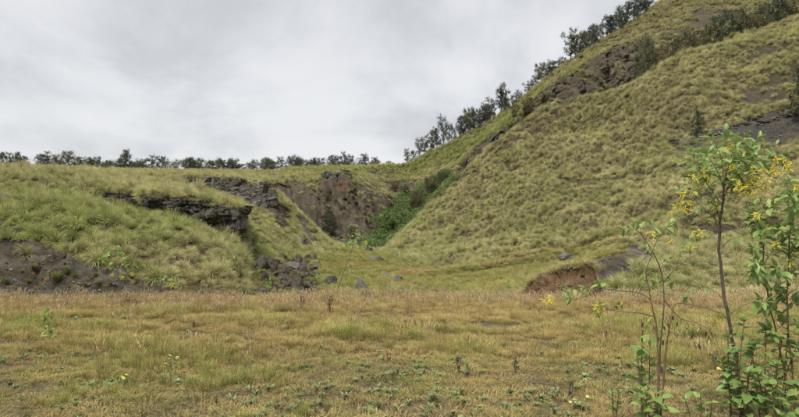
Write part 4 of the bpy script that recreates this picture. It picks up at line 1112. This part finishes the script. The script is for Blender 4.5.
class Plant:
    def __init__(s, name, label, cat, base, seed, group=None):
        s.root = bpy.data.objects.new(name, None); COL.objects.link(s.root)
        s.root.location = base; s.base = Vector(base); s.r = random.Random(seed)
        tag(s.root, label, cat, group)
        s.nleaf = 0
    def stem(s, pts, r0, r1, mat, name='stem', n=6, sub=4, jit=0.0):
        P = smooth_line([Vector(p) - s.base for p in pts], sub)
        if jit: P = [p + Vector((s.r.gauss(0, jit), s.r.gauss(0, jit), 0)) if 0 < i < len(P) - 1 else p for i, p in enumerate(P)]
        V, Fc = [], []
        k = len(P) - 1
        tube(V, Fc, P, [(r0 + (r1 - r0) * i / k) * (1 + 0.12 * s.r.uniform(-1, 1)) for i in range(k + 1)], n)
        link(name, mesh_np(name, np.array([tuple(v) for v in V]), np.array(Fc), True), M[mat], s.root)
        return [p + s.base for p in P]
    def leaf(s, p, d, size, kind='tob', mat='tobacco_leaf', name='leaf'):
        o = link(name, lm(kind + str(s.r.randint(0, 1 if kind == 'dry' else 2)), mat), None, s.root)
        o.location = Vector(p) - s.base; o.rotation_euler = along(d, roll=s.r.uniform(-.6, .6)); o.scale = (size,) * 3
        s.nleaf += 1
    def flowers(s, p, size):
        o = link('flower_cluster', FLM[s.r.randint(0, 3)], None, s.root)
        o.location = Vector(p) - s.base; o.rotation_euler = (s.r.uniform(-.3, .3), s.r.uniform(-.3, .3), s.r.uniform(0, 6)); o.scale = (size,) * 3
    def spray(s, a, b, nl, size, kind='tob', mat='tobacco_leaf', stemmat='stem_green', r=0.0028, start=0.35, droop=0.35, tip=3):
        """a leafy twig from a to b"""
        a, b = Vector(a), Vector(b); d = b - a; Ln = d.length
        m = a.lerp(b, 0.5) + Vector((s.r.gauss(0, .06), s.r.gauss(0, .06), 0.08 + s.r.uniform(-.03, .05))) * Ln
        P = s.stem([a, m, b], r, r * 0.45, stemmat, 'twig', 4, 3)
        for i in range(nl):
            t = start + (1 - start) * (i + s.r.random() * 0.5) / nl
            q = t * (len(P) - 1); k = min(int(q), len(P) - 2)
            p = P[k].lerp(P[k + 1], q - k)
            ax = (P[k + 1] - P[k]).normalized(); an = i * 2.4 + s.r.uniform(-.4, .4)
            o1 = ax.orthogonal().normalized(); o2 = ax.cross(o1)
            dd = (o1 * math.cos(an) + o2 * math.sin(an)) * 0.9 + ax * 0.55 + Vector((0, 0, -droop * s.r.uniform(0.2, 1.2)))
            s.leaf(p, dd, size * s.r.uniform(0.65, 1.2), kind, mat)
        for i in range(tip):
            dd = d.normalized() * 0.8 + Vector((s.r.gauss(0, .4), s.r.gauss(0, .4), s.r.gauss(0.15, .3)))
            s.leaf(P[-1], dd, size * s.r.uniform(0.5, 0.85), kind, mat)
        return P
def pxl(lst, Y, dy=0.0, seed=0):
    r = random.Random(seed)
    return [pix(x, y, Y + r.uniform(-dy, dy)) for x, y in lst]

# the flowering tree
Y0 = 5.6
b0 = ground(744, Y0)
tr = Plant('flowering_tree', 'slender flowering tree with yellow tube flowers on a dark bare trunk', 'tree', b0, 21)
trunk = tr.stem([b0 - Vector((0, 0, .05))] + pxl([(741,405),(737,375),(733,345),(727,310),(722,280),(719,250),(720,225),(723,200),(726,175)], Y0, 0.04, 1), 0.020, 0.009, 'stem_dark', 'trunk', 8, 4, 0.004)
crown = [((724,186),(693,150)),((724,188),(707,168)),((725,184),(735,138)),((725,186),(750,146)),((725,190),(779,162)),((724,192),(748,186)),((722,200),(697,172)),((722,205),(701,146)),((724,190),(712,137)),((726,178),(727,129)),((726,176),(744,136)),((726,180),(757,137)),((725,185),(772,144)),((725,190),(783,152)),((722,208),(690,160)),
         ((724,195),(754,158)),((726,185),(737,150)),((724,186),(716,152)),((725,184),(765,160)),((723,198),(742,172)),((725,190),(758,174)),((724,188),(731,160)),((724,190),(704,158))]
for i, (a, b) in enumerate(crown):
    q = pix(b[0] + (b[0] - 728) * 0.10, b[1], Y0 + tr.r.uniform(-0.55, 0.5))
    P = tr.spray(pix(*a, Y0), q, 13, 0.098, start=0.32, stemmat='stem_brown' if i % 2 else 'stem_green', r=0.004)
for (a, b) in [((721,222),(683,176)),((721,224),(679,190)),((721,228),(691,190)),((720,235),(672,206)),((720,240),(714,200))]:
    P = tr.spray(pix(*a, Y0), pix(*b, Y0 + tr.r.uniform(-0.35, 0.35)), 9, 0.086, start=0.40, stemmat='stem_brown', r=0.0038)
for (a, b) in [((722,268),(690,262)),((719,250),(742,236)),((728,315),(762,300)),((725,300),(702,286))]:
    tr.spray(pix(*a, Y0), pix(*b, Y0 + tr.r.uniform(-.3, .3)), 2, 0.08, start=0.7, stemmat='stem_dark', r=0.003, tip=1)
for (x, y) in [(741,172),(747,180),(751,168),(738,180),(786,160),(773,168),(779,172),(694,176),(703,170),(691,187),(677,203),(688,201),(766,186),(744,193),(716,205),(757,178),(746,186),(698,190),(768,178),(748,152),(731,146),(682,194),(755,190),(733,166),(761,170),(776,158),(700,182),(709,176),(739,187),(752,183),(788,166),(672,212),(684,208)]:
    tr.flowers(pix(x, y, Y0 - 0.12 + tr.r.uniform(-.25, .2)), 0.046)

# its neighbour at the right edge
Y1 = 5.2
b1 = ground(796, Y1)
t2 = Plant('flowering_tree', 'leafy flowering tree with several thin stems at the right edge', 'tree', b1, 22)
sts = [[(793,380),(788,330),(787,285),(790,240),(797,195)],[(786,380),(778,340),(768,300),(764,262),(762,225)],[(803,370),(806,300),(804,250),(812,205)]]
for i, ln in enumerate(sts):
    t2.stem([b1 + Vector((0.03 * i, 0, -.05))] + pxl(ln, Y1 + 0.1 * i, 0.05, i), 0.011, 0.005, 'stem_brown', 'stem', 6, 4, 0.004)
for (a, b) in [((797,200),(790,180)),((797,198),(806,182)),((794,215),(780,196)),((762,235),(756,205)),((763,232),(772,206)),((763,245),(752,228)),((765,262),(778,240)),((790,240),(778,228)),((790,250),(801,232)),
               ((788,280),(774,268)),((787,285),(800,268)),((767,290),(752,272)),((768,300),(781,285)),((788,310),(801,296)),((788,325),(775,310)),((793,215),(802,204)),((764,255),(750,246)),((803,250),(792,225)),((788,340),(801,322)),((780,345),(770,328)),((790,360),(802,345)),((767,310),(757,300)),((789,265),(797,250)),((764,240),(770,228)),((797,205),(789,196)),((763,228),(750,214)),((766,275),(756,262)),((790,300),(780,292))]:
    t2.spray(pix(*a, Y1), pix(*b, Y1 + t2.r.uniform(-.3, .3)), 12, 0.108, start=0.12, r=0.003)
for (x, y) in [(771,205),(797,186),(775,243),(757,214),(798,250),(768,225),(792,262)]:
    t2.flowers(pix(x, y, Y1 - 0.1), 0.042)
# broad-leaved growth at the feet
for (nm, lab, stems, seed) in [
    ('leafy_shrub', 'bushy broad leaved sapling at the foot of the flowering tree trunk', [(734,425,728,338,5.3),(742,425,744,322,5.45),(752,425,738,352,5.2),(746,425,755,345,5.35),(738,425,731,372,5.25),(750,425,748,372,5.1),(730,425,722,360,5.4)], 31),
    ('leafy_shrub', 'bushy broad leaved sapling in the lower right corner', [(768,425,766,330,5.15),(776,425,782,340,5.2),(784,425,797,345,5.3),(770,425,757,372,5.0),(780,425,776,365,4.95),(790,425,797,385,5.0),(762,425,752,350,5.3),(786,425,789,318,5.35),(774,425,772,385,4.85)], 32)]:
    bb = ground(stems[0][0], 5.25); pl = Plant(nm, lab, 'shrub', bb, seed)
    for (x0, y0_, x1, y1_, Yd) in stems:
        g = ground(x0, Yd); tip = pix(x1, y1_, Yd)
        mid = g.lerp(tip, 0.5) + Vector((pl.r.uniform(-.04, .04), pl.r.uniform(-.05, .05), 0.02))
        P = pl.stem([g - Vector((0, 0, .03)), mid, tip], 0.007, 0.004, 'stem_brown', 'stem', 5, 4)
        nl = 15
        for i in range(nl):
            t = 0.28 + 0.72 * i / nl; q = t * (len(P) - 1); k = min(int(q), len(P) - 2); p = P[k].lerp(P[k + 1], q - k)
            an = i * 2.4 + pl.r.uniform(-.4, .4)
            pl.leaf(p, Vector((math.cos(an), math.sin(an), pl.r.uniform(-.15, .55))), pl.r.uniform(0.07, 0.13), 'broad', 'broad_leaf')
        for i in range(4):
            an = i * 1.6 + pl.r.random()
            pl.leaf(P[-1], Vector((math.cos(an) * .8, math.sin(an) * .8, pl.r.uniform(.3, 1.0))), pl.r.uniform(0.06, 0.11), 'broad', 'broad_leaf')
# many-stemmed half-bare plant left of the flowering tree
Y2 = 5.1
b2 = ground(659, Y2)
pl = Plant('straggly_tree', 'half bare straggly plant with several thin brown stems and sparse leaves', 'plant', b2, 41)
bb = b2 - Vector((0, 0, .05))
pl.stem([bb] + pxl([(660,415),(663,387),(666,349),(671,318),(674,306),(680,303),(698,306),(722,313)], Y2, 0.03, 1), 0.011, 0.003, 'stem_brown', 'stem', 6, 4)
pl.stem([bb + Vector((-.02, .05, 0))] + pxl([(659,382),(660,349),(663,318),(664,297),(662,275),(654,254),(640,232)], Y2 + 0.1, 0.03, 2), 0.0095, 0.0035, 'stem_dark', 'stem', 6, 4)
pl.stem([bb + Vector((-.03, -.03, 0))] + pxl([(658,377),(657,331),(653,310),(649,290),(646,272),(652,255)], Y2 - 0.1, 0.03, 3), 0.008, 0.003, 'stem_brown', 'stem', 5, 4)
pl.stem(pxl([(656,317),(640,313),(626,312),(612,310),(604,306)], Y2 - 0.05, 0.02, 4), 0.005, 0.002, 'stem_dark', 'branch', 5, 3)
pl.stem(pxl([(651,300),(640,293),(621,291),(604,289),(586,296),(574,300)], Y2 - 0.1, 0.02, 5), 0.005, 0.002, 'stem_dark', 'branch', 5, 3)
pl.stem(pxl([(663,283),(676,268),(690,258),(706,250)], Y2 + 0.1, 0.02, 6), 0.004, 0.0018, 'stem_dark', 'branch', 5, 3)
pl.stem(pxl([(664,300),(680,318),(694,322),(712,330)], Y2 + 0.05, 0.05, 7), 0.004, 0.0015, 'stem_dark', 'branch', 5, 3)
for (a, b, n_) in [((641,233),(622,229),6),((641,233),(636,222),5),((646,240),(652,224),5),((652,252),(668,226),6),((668,230),(674,222),4),((676,268),(688,240),6),((690,258),(697,238),5),((655,258),(645,245),3),
                   ((662,272),(668,258),4),((661,285),(649,280),3),((663,290),(676,280),3),((604,289),(598,284),5),((586,296),(563,288),6),((574,300),(567,298),4),((590,294),(584,288),4),((604,306),(596,312),4),
                   ((604,306),(600,304),3),((612,310),(617,302),2),((650,290),(641,268),3),((652,255),(646,248),4),((680,303),(688,296),4)]:
    pl.spray(pix(*a, Y2), pix(*b, Y2 + pl.r.uniform(-.2, .2)), n_ + 2, 0.075, start=0.3, stemmat='stem_brown', r=0.0025, tip=2)
for (x, y) in [(551,297),(546,300),(600,302),(600,310),(597,306),(697,231),(671,240),(690,246),(652,232)]: pl.flowers(pix(x, y, Y2 - 0.08), 0.04)
for (x, y) in [(621,296),(648,312),(622,308),(714,318),(650,306)]:
    pl.leaf(pix(x, y, Y2 - .05), Vector((0.3, 0, -1)), 0.085, 'tob', 'yellow_leaf', 'yellow_leaf')
for k in range(46):
    x = pl.r.uniform(642, 716); y = np.interp(x, [642, 680, 716], [318, 322, 334]) + pl.r.uniform(-6, 20)
    pl.leaf(pix(x, y, Y2 + pl.r.uniform(-.1, .2)), Vector((pl.r.uniform(-.5, .5), pl.r.uniform(-.5, .5), -1)), pl.r.uniform(0.03, 0.06), 'dry', 'dry_leaf', 'dry_leaf')
for q in range(9):
    x = 646 + q * 8; y = np.interp(x, [642, 680, 716], [316, 320, 330])
    pl.stem([pix(x, y, Y2 + .05), pix(x + pl.r.uniform(-3, 3), y + 9, Y2 + .1), pix(x + pl.r.uniform(-5, 5), y + 18, Y2 + .05)], 0.0018, 0.001, 'stem_dark', 'twig', 4, 2)
# leafy sapling between
for (lab, stems, seed, lo, hi, Yd0) in [('pale green leafy sapling standing left of the thin brown stems', [(645,425,642,338,5.3),(648,425,650,342,5.35),(642,425,637,352,5.25)], 51, 0.12, 0.18, 5.3),
                                   ('low leafy clump at the foot of the thin brown stems', [(650,420,640,388,5.0),(654,420,656,392,4.95),(648,420,648,384,5.05),(660,420,664,398,5.0)], 52, 0.10, 0.16, 5.0),
                                   ('small leafy seedling alone in the grass left of the thin stems', [(614,400,612,388,5.6),(615,400,619,390,5.6)], 53, 0.06, 0.11, 5.6),
                                   ('low dull green clump between the thin stems and the flowering tree', [(690,420,684,396,5.0),(696,420,700,390,5.05),(704,420,712,400,5.0)], 54, 0.07, 0.12, 5.0)]:
    g0 = ground(stems[0][0], Yd0); pq = Plant('leafy_shrub', lab, 'shrub', g0, seed)
    for (x0, y0_, x1, y1_, Yd) in stems:
        g = ground(x0, Yd); tip = pix(x1, y1_, Yd)
        P = pq.stem([g - Vector((0, 0, .03)), g.lerp(tip, .5) + Vector((pq.r.uniform(-.03, .03), pq.r.uniform(-.03, .03), 0)), tip], 0.006, 0.003, 'stem_brown', 'stem', 5, 4)
        for i in range(9):
            t = 0.35 + 0.65 * i / 9; q = t * (len(P) - 1); k = min(int(q), len(P) - 2); p = P[k].lerp(P[k + 1], q - k)
            an = i * 2.4 + pq.r.uniform(-.4, .4)
            pq.leaf(p, Vector((math.cos(an), math.sin(an), pq.r.uniform(.1, 1.0))), pq.r.uniform(lo, hi), 'tob', 'tobacco_leaf')
# saplings along the lip and on the banks: (label, base px, Y, stem pixels, leaf spots, size, flowers, leaf material)
sap = [('thin leaning sapling with a leafy tuft on top beside the dark cracked boulder', 334, 25.2, [(340,283),(346,266),(352,250),(355,240)], [(356,232),(362,236),(350,236),(368,238),(346,242),(360,245),(352,244),(345,250),(368,246),(358,238),(364,232),(352,240)], 0.22, [(362,246),(366,242)], 'tobacco_leaf'),
       ('sapling with yellowing leaves in front of the bare grey bank', 119, 25.6, [(119,285),(117,270),(116,256),(116,248)], [(116,247),(110,256),(102,258),(127,258),(113,269),(121,274),(132,270),(141,266),(126,265),(108,262),(98,260),(120,252),(106,252)], 0.24, [(112,274),(122,277),(132,273)], 'bright_leaf'),
       ('low sapling with drooping leaves on the brown toe of the bank', 166, 25.8, [(166,290),(164,283)], [(160,279),(171,281),(178,279),(155,280),(166,276)], 0.2, [(172,284)], 'tobacco_leaf'),
       ('small bright green sapling standing in the meadow at left', 49, 11.3, [(49,335),(48,322),(49,308)], [(46,336),(52,338),(45,326),(50,330),(46,318),(52,316),(48,308),(53,330),(50,322),(44,331),(47,312),(54,336)], 0.11, [], 'bright_leaf')]
for i, (lab, bx, Yd, ln, spots, ls, fl_, mat) in enumerate(sap):
    g = ground(bx, Yd); ps = Plant('sapling', lab, 'sapling', g, 60 + i)
    st = ps.stem([g - Vector((0, 0, .05))] + pxl(ln, Yd, 0.02, i), 0.0017 * Yd ** 0.75, 0.0007 * Yd ** 0.75, 'stem_dark' if mat != 'bright_leaf' else 'stem_green', 'stem', 6, 4)
    for (x, y) in spots:
        q = pix(x, y, Yd + ps.r.uniform(-.02, .02) * Yd)
        cand = [p for p in st if p.z < q.z + 0.05 * Yd / 10] or st
        a = min(cand, key=lambda p: (p - q).length + 0.4 * abs(p.z - q.z))
        if (a - q).length < 1e-3: q = q + Vector((0.01, 0, 0.01))
        ps.spray(a, q, 3, ls, kind='tob', mat=mat, stemmat='stem_green', r=0.00045 * Yd ** 0.9, start=0.55, tip=3)
    for (x, y) in fl_: ps.flowers(pix(x, y, Yd - 0.1), 0.11)

rub = [(246,270,12,'leafy green shrub between the layered ledge and the rubble pile'),(262,255,11,'leafy green shrub high on the rubble slope'),(290,258,12,'leafy green shrub behind the pale flat topped boulder'),(268,290,10,'low green shrub at the left foot of the rubble pile'),
       (318,282,9,'low green shrub left of the dark cracked boulder'),(250,240,13,'green shrub right below the bluff end of the layered ledge'),(284,296,9,'small green shrub at the bottom of the rubble pile'),(232,262,10,'small green shrub on the right shoulder of the tussock mound')]
for i, (px, py, w, lab) in enumerate(rub):
    g = hit(px, py, 26, 75); s = g.y / F; ps = Plant('leafy_shrub', lab, 'shrub', g, 950 + i)
    for k in range(5):
        a = ps.r.uniform(0, 6.28); rch = w * s * ps.r.uniform(0.2, 0.55)
        tip = g + Vector((math.cos(a) * rch, math.sin(a) * rch, w * s * ps.r.uniform(0.5, 1.1)))
        ps.spray(g - Vector((0, 0, .03)), tip, 9, w * s * 0.24, mat='bright_leaf' if i % 2 else 'tobacco_leaf', r=0.008, start=0.3, tip=3)
# ------------------------------------------------------------------ weeds of the meadow
def rosette_mesh(seed, n=22):
    r = random.Random(seed); V, Fc, vv = [], [], []
    for i in range(n):
        an = i * 2.4 + r.uniform(-.3, .3); el = r.uniform(0.15, 1.25); L_ = r.uniform(0.6, 1.05); w = L_ * r.uniform(0.10, 0.16)
        d = Vector((math.cos(an) * math.cos(el), math.sin(an) * math.cos(el), math.sin(el))); s = Vector((-math.sin(an), math.cos(an), 0))
        b = len(V); v = r.random()
        for k, (t, ww) in enumerate(((0, .35), (.35, 1), (.7, .8), (1, .05))):
            p = d * L_ * t + Vector((0, 0, -0.35 * L_ * t * t)); V += [p - s * w * ww, p + s * w * ww]; vv += [v, v]
        for k in range(3): Fc.append((b + 2 * k, b + 2 * k + 1, b + 2 * k + 3, b + 2 * k + 2))
    return mesh_np('leaves', np.array([tuple(v) for v in V]), np.array(Fc), True, {'v': vv})
ROS = [rosette_mesh(i, 26) for i in range(4)]
for m_ in ROS: m_.materials.append(M['weed_leaf'])
weeds = [(109,382,9),(100,390,8),(210,370,7),(228,383,11),(252,383,11),(289,383,17),(244,373,9),(212,376,6),(240,332,8),(347,335,7),(364,380,8),(342,405,9),(418,385,9),(466,368,10),(495,378,14),(504,366,10),(505,345,11),
         (517,343,7),(551,342,9),(565,347,12),(549,371,14),(583,352,13),(597,357,14),(586,377,9),(530,396,8),(433,409,10),(448,412,8),(560,385,7),(176,384,6),(183,393,7),(12,322,9),(118,318,8),(62,313,10),(160,318,10),(20,412,9),
         (130,400,7),(330,372,6),(386,352,6),(300,396,7),(475,405,7),(615,365,10),(540,322,8),(497,327,7)]
zones = [(0, 130, 'left'), (130, 270, 'left of centre'), (270, 400, 'centre left'), (400, 520, 'centre right'), (520, 700, 'right')]
for i, (px, py, w) in enumerate(weeds):
    g = hit(px, py + 2, 4, 26); s = g.y / F
    o = link('leafy_weed', ROS[i % 4]); o.location = g + Vector((0, 0, 0.035)); sc_ = max(w, 7) * s * 0.72 * random.uniform(0.8, 1.2); o.scale = (sc_, sc_, sc_ * random.uniform(0.7, 1.0)); o.rotation_euler = (0, 0, random.uniform(0, 6))
    zn = next(z for a, b, z in zones if a <= px < b)
    same = sorted([q for q in weeds if zones[[z for _, _, z in zones].index(zn)][0] <= q[0] < zones[[z for _, _, z in zones].index(zn)][1]], key=lambda q: -q[1])
    lab = {289: 'largest grey green leafy weed with yellow flowers behind it, centre left'}.get(px, 'grey green leafy weed in the meadow, %s nearest among those %s' % (ORD[same.index((px, py, w))], zn))
    tag(o, lab, 'weed', 'leafy weeds in the meadow')
def dead_weed(px, py, hpx, seed, lab):
    r = random.Random(seed); g = hit(px, py, 4, 27); s = g.y / F; h = hpx * s
    p = Plant('dead_weed', lab, 'dead weed', g, seed, 'dead brown weed stalks in the meadow')
    for k in range(r.randint(2, 4)):
        a = r.uniform(0, 6.28); sp = r.uniform(0.03, 0.16) * h
        top = g + Vector((math.cos(a) * sp, math.sin(a) * sp, h * r.uniform(0.65, 1.0)))
        rt = 0.0014 * max(g.y, 6) ** 0.6
        P = p.stem([g - Vector((0, 0, .03)), g.lerp(top, .5) + Vector((r.uniform(-.02, .02), 0, 0)), top], rt * 1.4, rt * 0.7, 'dead_stalk', 'stalk', 4, 4)
        for q in range(7):
            pt = P[-1 - min(q // 2, len(P) - 2)]
            p.leaf(pt + Vector((0, 0, -q * 0.035 * h)), Vector((r.uniform(-1, 1), r.uniform(-1, 1), r.uniform(-.4, .8))), h * r.uniform(.10, .18), 'dry', 'dry_leaf', 'dry_leaf')
dws = [(411,333,16),(416,331,12),(404,329,10),(435,331,13),(432,372,18),(461,372,20),(478,398,20),(541,345,16),(562,346,20),(568,349,14),(543,374,14),(575,372,22),(579,388,16),(583,393,14),(415,404,14),(236,330,12),(150,313,24),(158,313,16),
       (28,325,30),(95,392,26),(153,382,40),(100,402,18),(307,312,20),(336,316,22),(320,406,10),(447,345,12),(680,385,26),(695,378,22),(667,395,20)]
nearl = sorted(dws, key=lambda q: q[0])
for i, (px, py, h) in enumerate(dws):
    dead_weed(px, py, h, 700 + i, 'dead brown weed stalk in the meadow, %s' % (ORD[nearl.index((px, py, h))] + ' from the left' if nearl.index((px, py, h)) < 25 else ['nearest', 'leftmost', 'middle', 'rightmost'][nearl.index((px, py, h)) - 25] + ' of those in front of the flowering tree'))
# yellow-flowered herbs
def herb(px, py, hpx, n, seed, lab):
    r = random.Random(seed); g = hit(px, py, 4, 26); s = g.y / F; h = hpx * s
    p = Plant('yellow_herb', lab, 'wildflower', g, seed, 'small yellow flowered herbs in the meadow')
    for k in range(n):
        a = r.uniform(0, 6.28); sp = r.uniform(0.05, 0.28) * h
        top = g + Vector((math.cos(a) * sp, math.sin(a) * sp, h * r.uniform(0.7, 1.0)))
        P = p.stem([g - Vector((0, 0, .02)), g.lerp(top, .55) + Vector((r.uniform(-.01, .01), 0, 0)), top], 0.003, 0.002, 'stem_green', 'stem', 4, 3)
        o = link('flower_head', DAISY, None, p.root); o.location = P[-1] - g; o.scale = (1.0 * s * 2.0,) * 3; o.rotation_euler = (r.uniform(-.6, .6), r.uniform(-.6, .6), 0)
        for q in range(5):
            p.leaf(P[2 + q % 4], Vector((r.uniform(-1, 1), r.uniform(-1, 1), r.uniform(0, .8))), h * r.uniform(.14, .24), 'tob', 'weed_leaf')
Vd, Fd = [], []
for i in range(9):
    a = 2 * math.pi * i / 9; c, s_n = math.cos(a), math.sin(a); b = len(Vd)
    Vd += [(0, 0, .05), (c * .6 - s_n * .22, s_n * .6 + c * .22, .12), (c, s_n, .05), (c * .6 + s_n * .22, s_n * .6 - c * .22, .12)]; Fd.append((b, b + 1, b + 2, b + 3))
DAISY = mesh_np('flower_head', np.array(Vd), np.array(Fd), False, {'v': RNG.random(len(Vd))}); DAISY.materials.append(M['petal'])
hb = [(283,383,30,3,'tall yellow flowered herb rising from the largest leafy weed'),(262,387,13,4,'low yellow flowered herb right of two leafy weeds'),(88,372,20,2,'yellow and white flowered herb left of centre in the meadow'),
      (24,412,22,2,'yellow flowered herb in the lower left corner'),(12,417,8,2,'smallest yellow flowered herb at the lower left edge'),(474,409,10,3,'low yellow flowered herb at the bottom, just right of centre'),(482,402,6,2,'tiny yellow flowered herb beside the bottom centre one'),
      (450,408,8,2,'small yellow flowered herb at the bottom centre'),(575,374,6,2,'tiny yellow flowered herb among the right hand weeds'),(97,415,8,2,'small yellow flowered herb at the bottom left of the meadow')]
for i, (px, py, h, n_, lab) in enumerate(hb): herb(px, py, h, n_, 800 + i, lab)
# lone tussocks on the bare grey bank
lt = [(33,267,9),(57,279,15),(64,272,11),(22,271,6),(4,282,10),(25,281,7),(39,280,8),(67,263,6),(88,285,8),(100,284,10),(117,292,8),(136,282,11),(131,276,8),(74,277,10),(98,275,8),(70,286,5),(112,284,7),(52,270,9)]
lts = sorted(lt, key=lambda q: q[0])
LTM = blades_mesh('lone_tussock', 150, 0.45, 0.62, 0.010, 0.6, 0.5, 5, 77, 0.12)
LTM.attributes.new('tint', 'FLOAT', 'POINT').data.foreach_set('value', np.full(len(LTM.vertices), 0.75, np.float32))
M['lone'] = blade_material('lone_tussock', [(0, (0.10, 0.09, 0.035)), (0.45, (0.20, 0.20, 0.06)), (1, (0.36, 0.34, 0.13))], [(0, (0.085, 0.09, 0.03)), (0.45, (0.15, 0.18, 0.045)), (1, (0.27, 0.29, 0.09))], 0.3, False)
LTM.materials.append(M['lone'])
for i, (px, py, w) in enumerate(lt):
    g = hit(px, py + 2, 25.6, 40); s = g.y / F
    o = link('lone_tussock', LTM); o.location = g; o.scale = (w * s * 1.1,) * 3; o.rotation_euler = (0.25, 0, random.uniform(0, 6))
    tag(o, 'green grass tussock on the bare grey bank, %s from the left' % ORD[lts.index((px, py, w))], 'tussock', 'lone tussocks on the bare grey bank')

M['heap_grass'] = blade_material('heap_grass', [(0, (0.10, 0.08, 0.035)), (0.4, (0.30, 0.25, 0.11)), (1, (0.55, 0.48, 0.25))], [(0, (0.10, 0.08, 0.035)), (0.4, (0.25, 0.25, 0.08)), (1, (0.44, 0.43, 0.17))], 0.3, False)
HTM = [pompom(980 + i, 170, 0.62, 0.5, 0.011) for i in range(4)]
for q, m_ in enumerate(HTM):
    m_.attributes.new('tint', 'FLOAT', 'POINT').data.foreach_set('value', np.full(len(m_.vertices), 0.25 * q, np.float32)); m_.materials.append(M['heap_grass'])
hl, hco, hh = HEAP
for k, (x_, y_, w) in enumerate([(-0.25, 0.3, 0.7), (0.3, 0.25, 0.8), (0.75, 0.3, 0.85), (-0.75, 0.35, 0.7), (1.15, 0.2, 0.8), (0.05, 0.6, 0.9), (-1.2, 0.1, 0.7), (1.5, -0.3, 0.7), (-1.55, -0.5, 0.6), (0.55, 0.65, 0.9), (1.0, 0.6, 0.8), (-0.5, 0.7, 0.8)]):
    i = int(np.argmin((hco[:, 0] * 2.0 - x_) ** 2 + (hco[:, 1] * 1.5 - y_) ** 2))
    o = link('lone_tussock', HTM[k % 4]); o.location = hl + Vector((x_, y_, hh[i] * 1.75 - 0.03)); o.scale = (w, w, w * 0.8); o.rotation_euler = (0, 0, k * 1.3)
    tag(o, 'grass tussock growing on the brown earth heap', 'tussock', 'tussocks on the earth heap')
